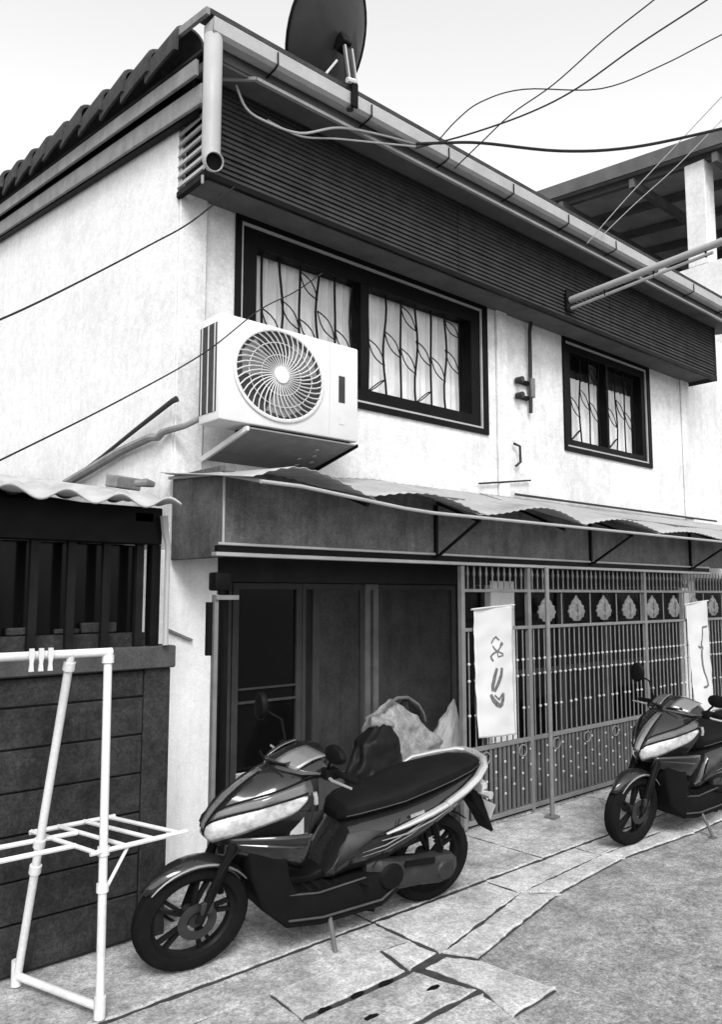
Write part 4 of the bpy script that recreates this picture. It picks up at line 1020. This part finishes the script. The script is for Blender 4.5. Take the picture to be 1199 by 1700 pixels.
    for (dz, w_) in ((.0,.006),(-.022,.004)):
        b = MB(); b.tube([(-.10,.163,.455+dz),(-.22,.176,.475+dz),(-.36,.180,.525+dz),(-.48,.174,.575+dz)], [.001,w_*.6,w_*.6,.001], 5); P('decal', b, m_paint2)
    b = MB(); b.tube([(.14,-.17,.93),(.24,-.17,.92),(.30,-.09,.88),(.26,-.05,.84)], .006, 6); P('cable_loop', b, m_plast)
    for s in (-1, 1):
        for (x, z) in ((.21,.80),(.205,.70)):
            b = MB(); b.ball((.27, s*.158, z-.08), .008, .006, .008, 8, 5); P('panel_screw', b, m_steel)
    b = MB(); b.tube([(-.10,.165,.30),(-.11,.225,.31)], .012, 8); P('foot_peg', b, m_rubber)
    # cable loop in front of the cover
    b = MB(); b.tube([(.14,.17,.93),(.22,.16,.90),(.27,.10,.87),(.24,.06,.84)], .006, 6); P('cable_loop', b, m_plast)
    b = MB(); b.tube([(.20,.20,.84),(.195,.205,.81),(.19,.20,.78)], .010, 8); P('bag_hook', b, m_rail)
    return root
sc1 = make_scooter()
sc2 = copy_tree(sc1)
SX, SZ = 1.045, .88
for o, cx_, cy_, yaw, lean, lab in (
    (sc1, 2.455, 3.07, 174.0, -6, 'dark scooter with pale headlamps parked nearest, before the open doors'),
    (sc2, 4.74 + .64*SX, 2.74, 178.0, -6, 'dark scooter parked farther off by the gate, cut by the frame')):
    o.location = (cx_, cy_, 0.0155); o.scale = (SX, 1.0, SZ)
    o.rotation_euler = (R(lean), 0, R(yaw)); o['label'] = lab

# ================================================================== FAR BUILDINGS ON THE RIGHT
ah = thing('adjoining_house', (10.2, 4.8, 0), 'white wall of the adjoining house beyond the slatted eaves end', 'house')
b = MB(); b.box(8.86, 13.0, 4.38, 4.5, 1.8, 4.9); obj('front_wall', b, m_wall2, ah)
b = MB(); b.box(8.86, 13.0, 4.40, 4.48, 0, 1.79); obj('shutter', b, m_door, ah)
b = MB(); b.box(9.1, 10.6, 3.62, 3.65, 1.84, 2.2); obj('porch_fascia', b, m_fascia, ah)
b = MB(); b.box(9.05, 9.12, 4.33, 4.379, 2.2, 4.6); obj('pilaster', b, m_wall2, ah)
b = MB(); b.box(8.86, 13.0, 4.505, 8.5, 4.6, 4.75); obj('flat_roof', b, m_soffit, ah)
b = MB(); b.box(12.88, 13.0, 4.505, 8.5, 0, 4.595); obj('end_wall', b, m_wall2, ah)
rh = thing('terrace_building', (13, 7, 0), 'taller building behind with dark overhanging terrace roof and one white column', 'building')
b = MB(); b.prism([(3.0,7.92),(10.6,8.70),(10.6,8.82),(3.0,8.04)], 'x', 10.9, 17.0); obj('terrace_roof', b, m_terr, rh)
for k in range(7):
    x = 11.1 + .95*k
    b = MB(); b.prism([(3.1,7.80),(10.5,8.56),(10.5,8.69),(3.1,7.92)], 'x', x, x+.09); obj('roof_joist', b, m_soffit, rh)
for k in range(6):
    y = 3.3 + 1.3*k; z = 7.80 + (y-3.1)*.103
    b = MB(); b.box(10.92, 17, y, y+.08, z-.14, z-.001); obj('roof_purlin', b, m_soffit, rh)
b = MB(); b.box(10.86, 10.898, 2.95, 10.6, 7.86, 7.9)
b.v = [(p[0], p[1], p[2] + (p[1]-3.0)*.1026 + (.18 if p[2] > 7.88 else 0)) for p in b.v]; obj('eaves_board', b, m_soffit, rh)
b = MB(); b.box(11.0, 11.3, 4.83, 5.13, 6.381, 7.97); obj('column', b, m_wall, rh, bevel=.01)
b = MB(); b.box(11.0, 11.14, 3.2, 5.7, 0, 6.38); obj('parapet_wall', b, m_wall, rh)
b = MB(); b.box(11.141, 17, 4.505, 11, 5.9, 6.05); obj('terrace_floor', b, m_soffit, rh)
b = MB(); b.box(16.9, 17.0, 3.2, 11, 6.051, 8.4); obj('terrace_wall', b, m_grey, rh)
b = MB(); b.box(13.1, 17.0, 4.7, 4.82, 0, 5.89); obj('front_wall', b, m_wall2, rh)

# tube lamp pole projecting over the alley from the slatted eaves
tl = thing('lamp_pole', (5.95, 3.86, 4.25), 'white tube pole reaching out over the alley from the slatted eaves', 'pole')
pa, pb = Vector((5.93,3.87,4.235)), Vector((5.90,2.05,4.32))
b = MB(); b.tube([pa, pb], .030, 12); obj('pole', b, m_pvc, tl, smooth=True)
b = MB(); b.tube([pa + Vector((.01,0,-.075)), lerp(pa + Vector((.01,0,-.075)), pb + Vector((.0,0,-.05)), .72)], .014, 8); obj('lower_tube', b, m_pvc, tl, smooth=True)
for t in (.2, .45, .69):
    p = Vector(lerp(pa, pb, t)); b = MB(); b.bar(p + Vector((0,0,-.025)), p + Vector((.004,0,-.075)), .02, .01, up=(0,1,0)); obj('bracket', b, m_dark, tl)
b = MB(); b.box(5.87,5.99,3.855,3.868,4.13,4.32); obj('wall_plate', b, m_dark, tl)

# ================================================================== OVERHEAD CABLES
def smooth_path(pts, n=6):
    P_ = [Vector(p) for p in pts]; out = []
    for i in range(len(P_)-1):
        p0 = P_[max(i-1,0)]; p1 = P_[i]; p2 = P_[i+1]; p3 = P_[min(i+2,len(P_)-1)]
        for k in range(n):
            t = k/n
            out.append(0.5*((2*p1) + (p2-p0)*t + (2*p0-5*p1+4*p2-p3)*t*t + (3*p1-p0-3*p2+p3)*t**3))
    out.append(P_[-1]); return out
def cable(pts, r, mat, label, name='overhead_cable', ext=True):
    q = smooth_path(pts)
    if ext: q.append(q[-1] + (q[-1]-q[-2]).normalized()*6.0)
    b = MB(); b.tube(q, r, 6); o = obj(name, b, mat, smooth=True)
    tag(o, label, 'cable', 'cables strung from the eaves')
cable([(3.69,3.6,4.71),(3.82,3.47,4.71),(4.01,3.28,4.70),(4.37,2.89,4.61),(4.70,2.54,4.61),(5.07,2.10,4.69),(5.34,1.70,4.76)], .010, m_cable, 'thickest dark cable sagging low across the right sky')
cable([(3.90,3.6,4.80),(3.97,3.46,4.94),(4.07,3.32,5.05),(4.29,3.12,5.14),(4.72,2.77,5.16),(5.04,2.47,5.33),(5.32,2.17,5.53),(5.67,1.8,5.76)], .0045, m_cable, 'thin wavy cable arching up from the gutter to the right edge')
cable([(3.69,3.6,4.68),(3.98,3.36,4.79),(4.30,3.08,4.95),(4.55,2.85,5.13),(4.81,2.53,5.40),(5.12,2.17,5.69),(5.32,1.9,5.90)], .006, m_cable, 'straight dark cable climbing steeply to the top right corner')
cable([(4.09,3.6,4.68),(4.16,3.4,4.82),(4.23,3.18,4.96),(4.34,2.9,5.09),(4.40,2.54,5.25),(4.42,2.21,5.33),(4.38,1.9,5.36)], .0045, m_cable, 'thin cable crossing the others, leftmost one to reach the top edge')
cable([(5.85,3.62,4.66),(5.97,3.3,4.99),(6.11,2.98,5.31),(6.23,2.56,5.67),(6.31,2.2,5.94)], .004, m_cablel, 'upper of two pale wires rising in front of the dark terrace roof')
cable([(5.97,3.62,4.70),(6.15,3.32,5.01),(6.33,3.01,5.30),(6.46,2.67,5.61),(6.57,2.3,5.91)], .004, m_cablel, 'lower of two pale wires rising in front of the dark terrace roof')
cable([(2.39,3.85,4.03),(2.02,3.68,3.63),(1.70,3.51,3.34),(1.20,3.21,2.90),(0.84,2.93,2.59),(0.50,2.60,2.32)], .0045, m_cable, 'dark cable sloping from the eaves corner across the white gable wall')
cable([(2.90,3.64,3.57),(2.61,3.53,3.34),(2.29,3.42,3.12),(1.87,3.25,2.76),(1.34,3.0,2.39),(0.78,2.66,2.03),(0.48,2.40,1.85)], .0035, m_cable, 'thin dark cable passing before the air conditioner down to the left')
cable([(2.36,3.80,4.64),(2.42,3.78,4.51),(2.54,3.76,4.47),(2.78,3.72,4.47),(3.05,3.68,4.60),(3.33,3.64,4.66),(3.69,3.6,4.71)], .008, m_cablel, 'pale cable looping under the eaves below the dish', ext=False)
cable([(2.60,3.82,4.53),(2.82,3.77,4.49),(3.08,3.71,4.55),(3.44,3.64,4.63),(3.69,3.6,4.69)], .006, m_cablel, 'lower pale cable running along the slatted eaves to the knot', ext=False)
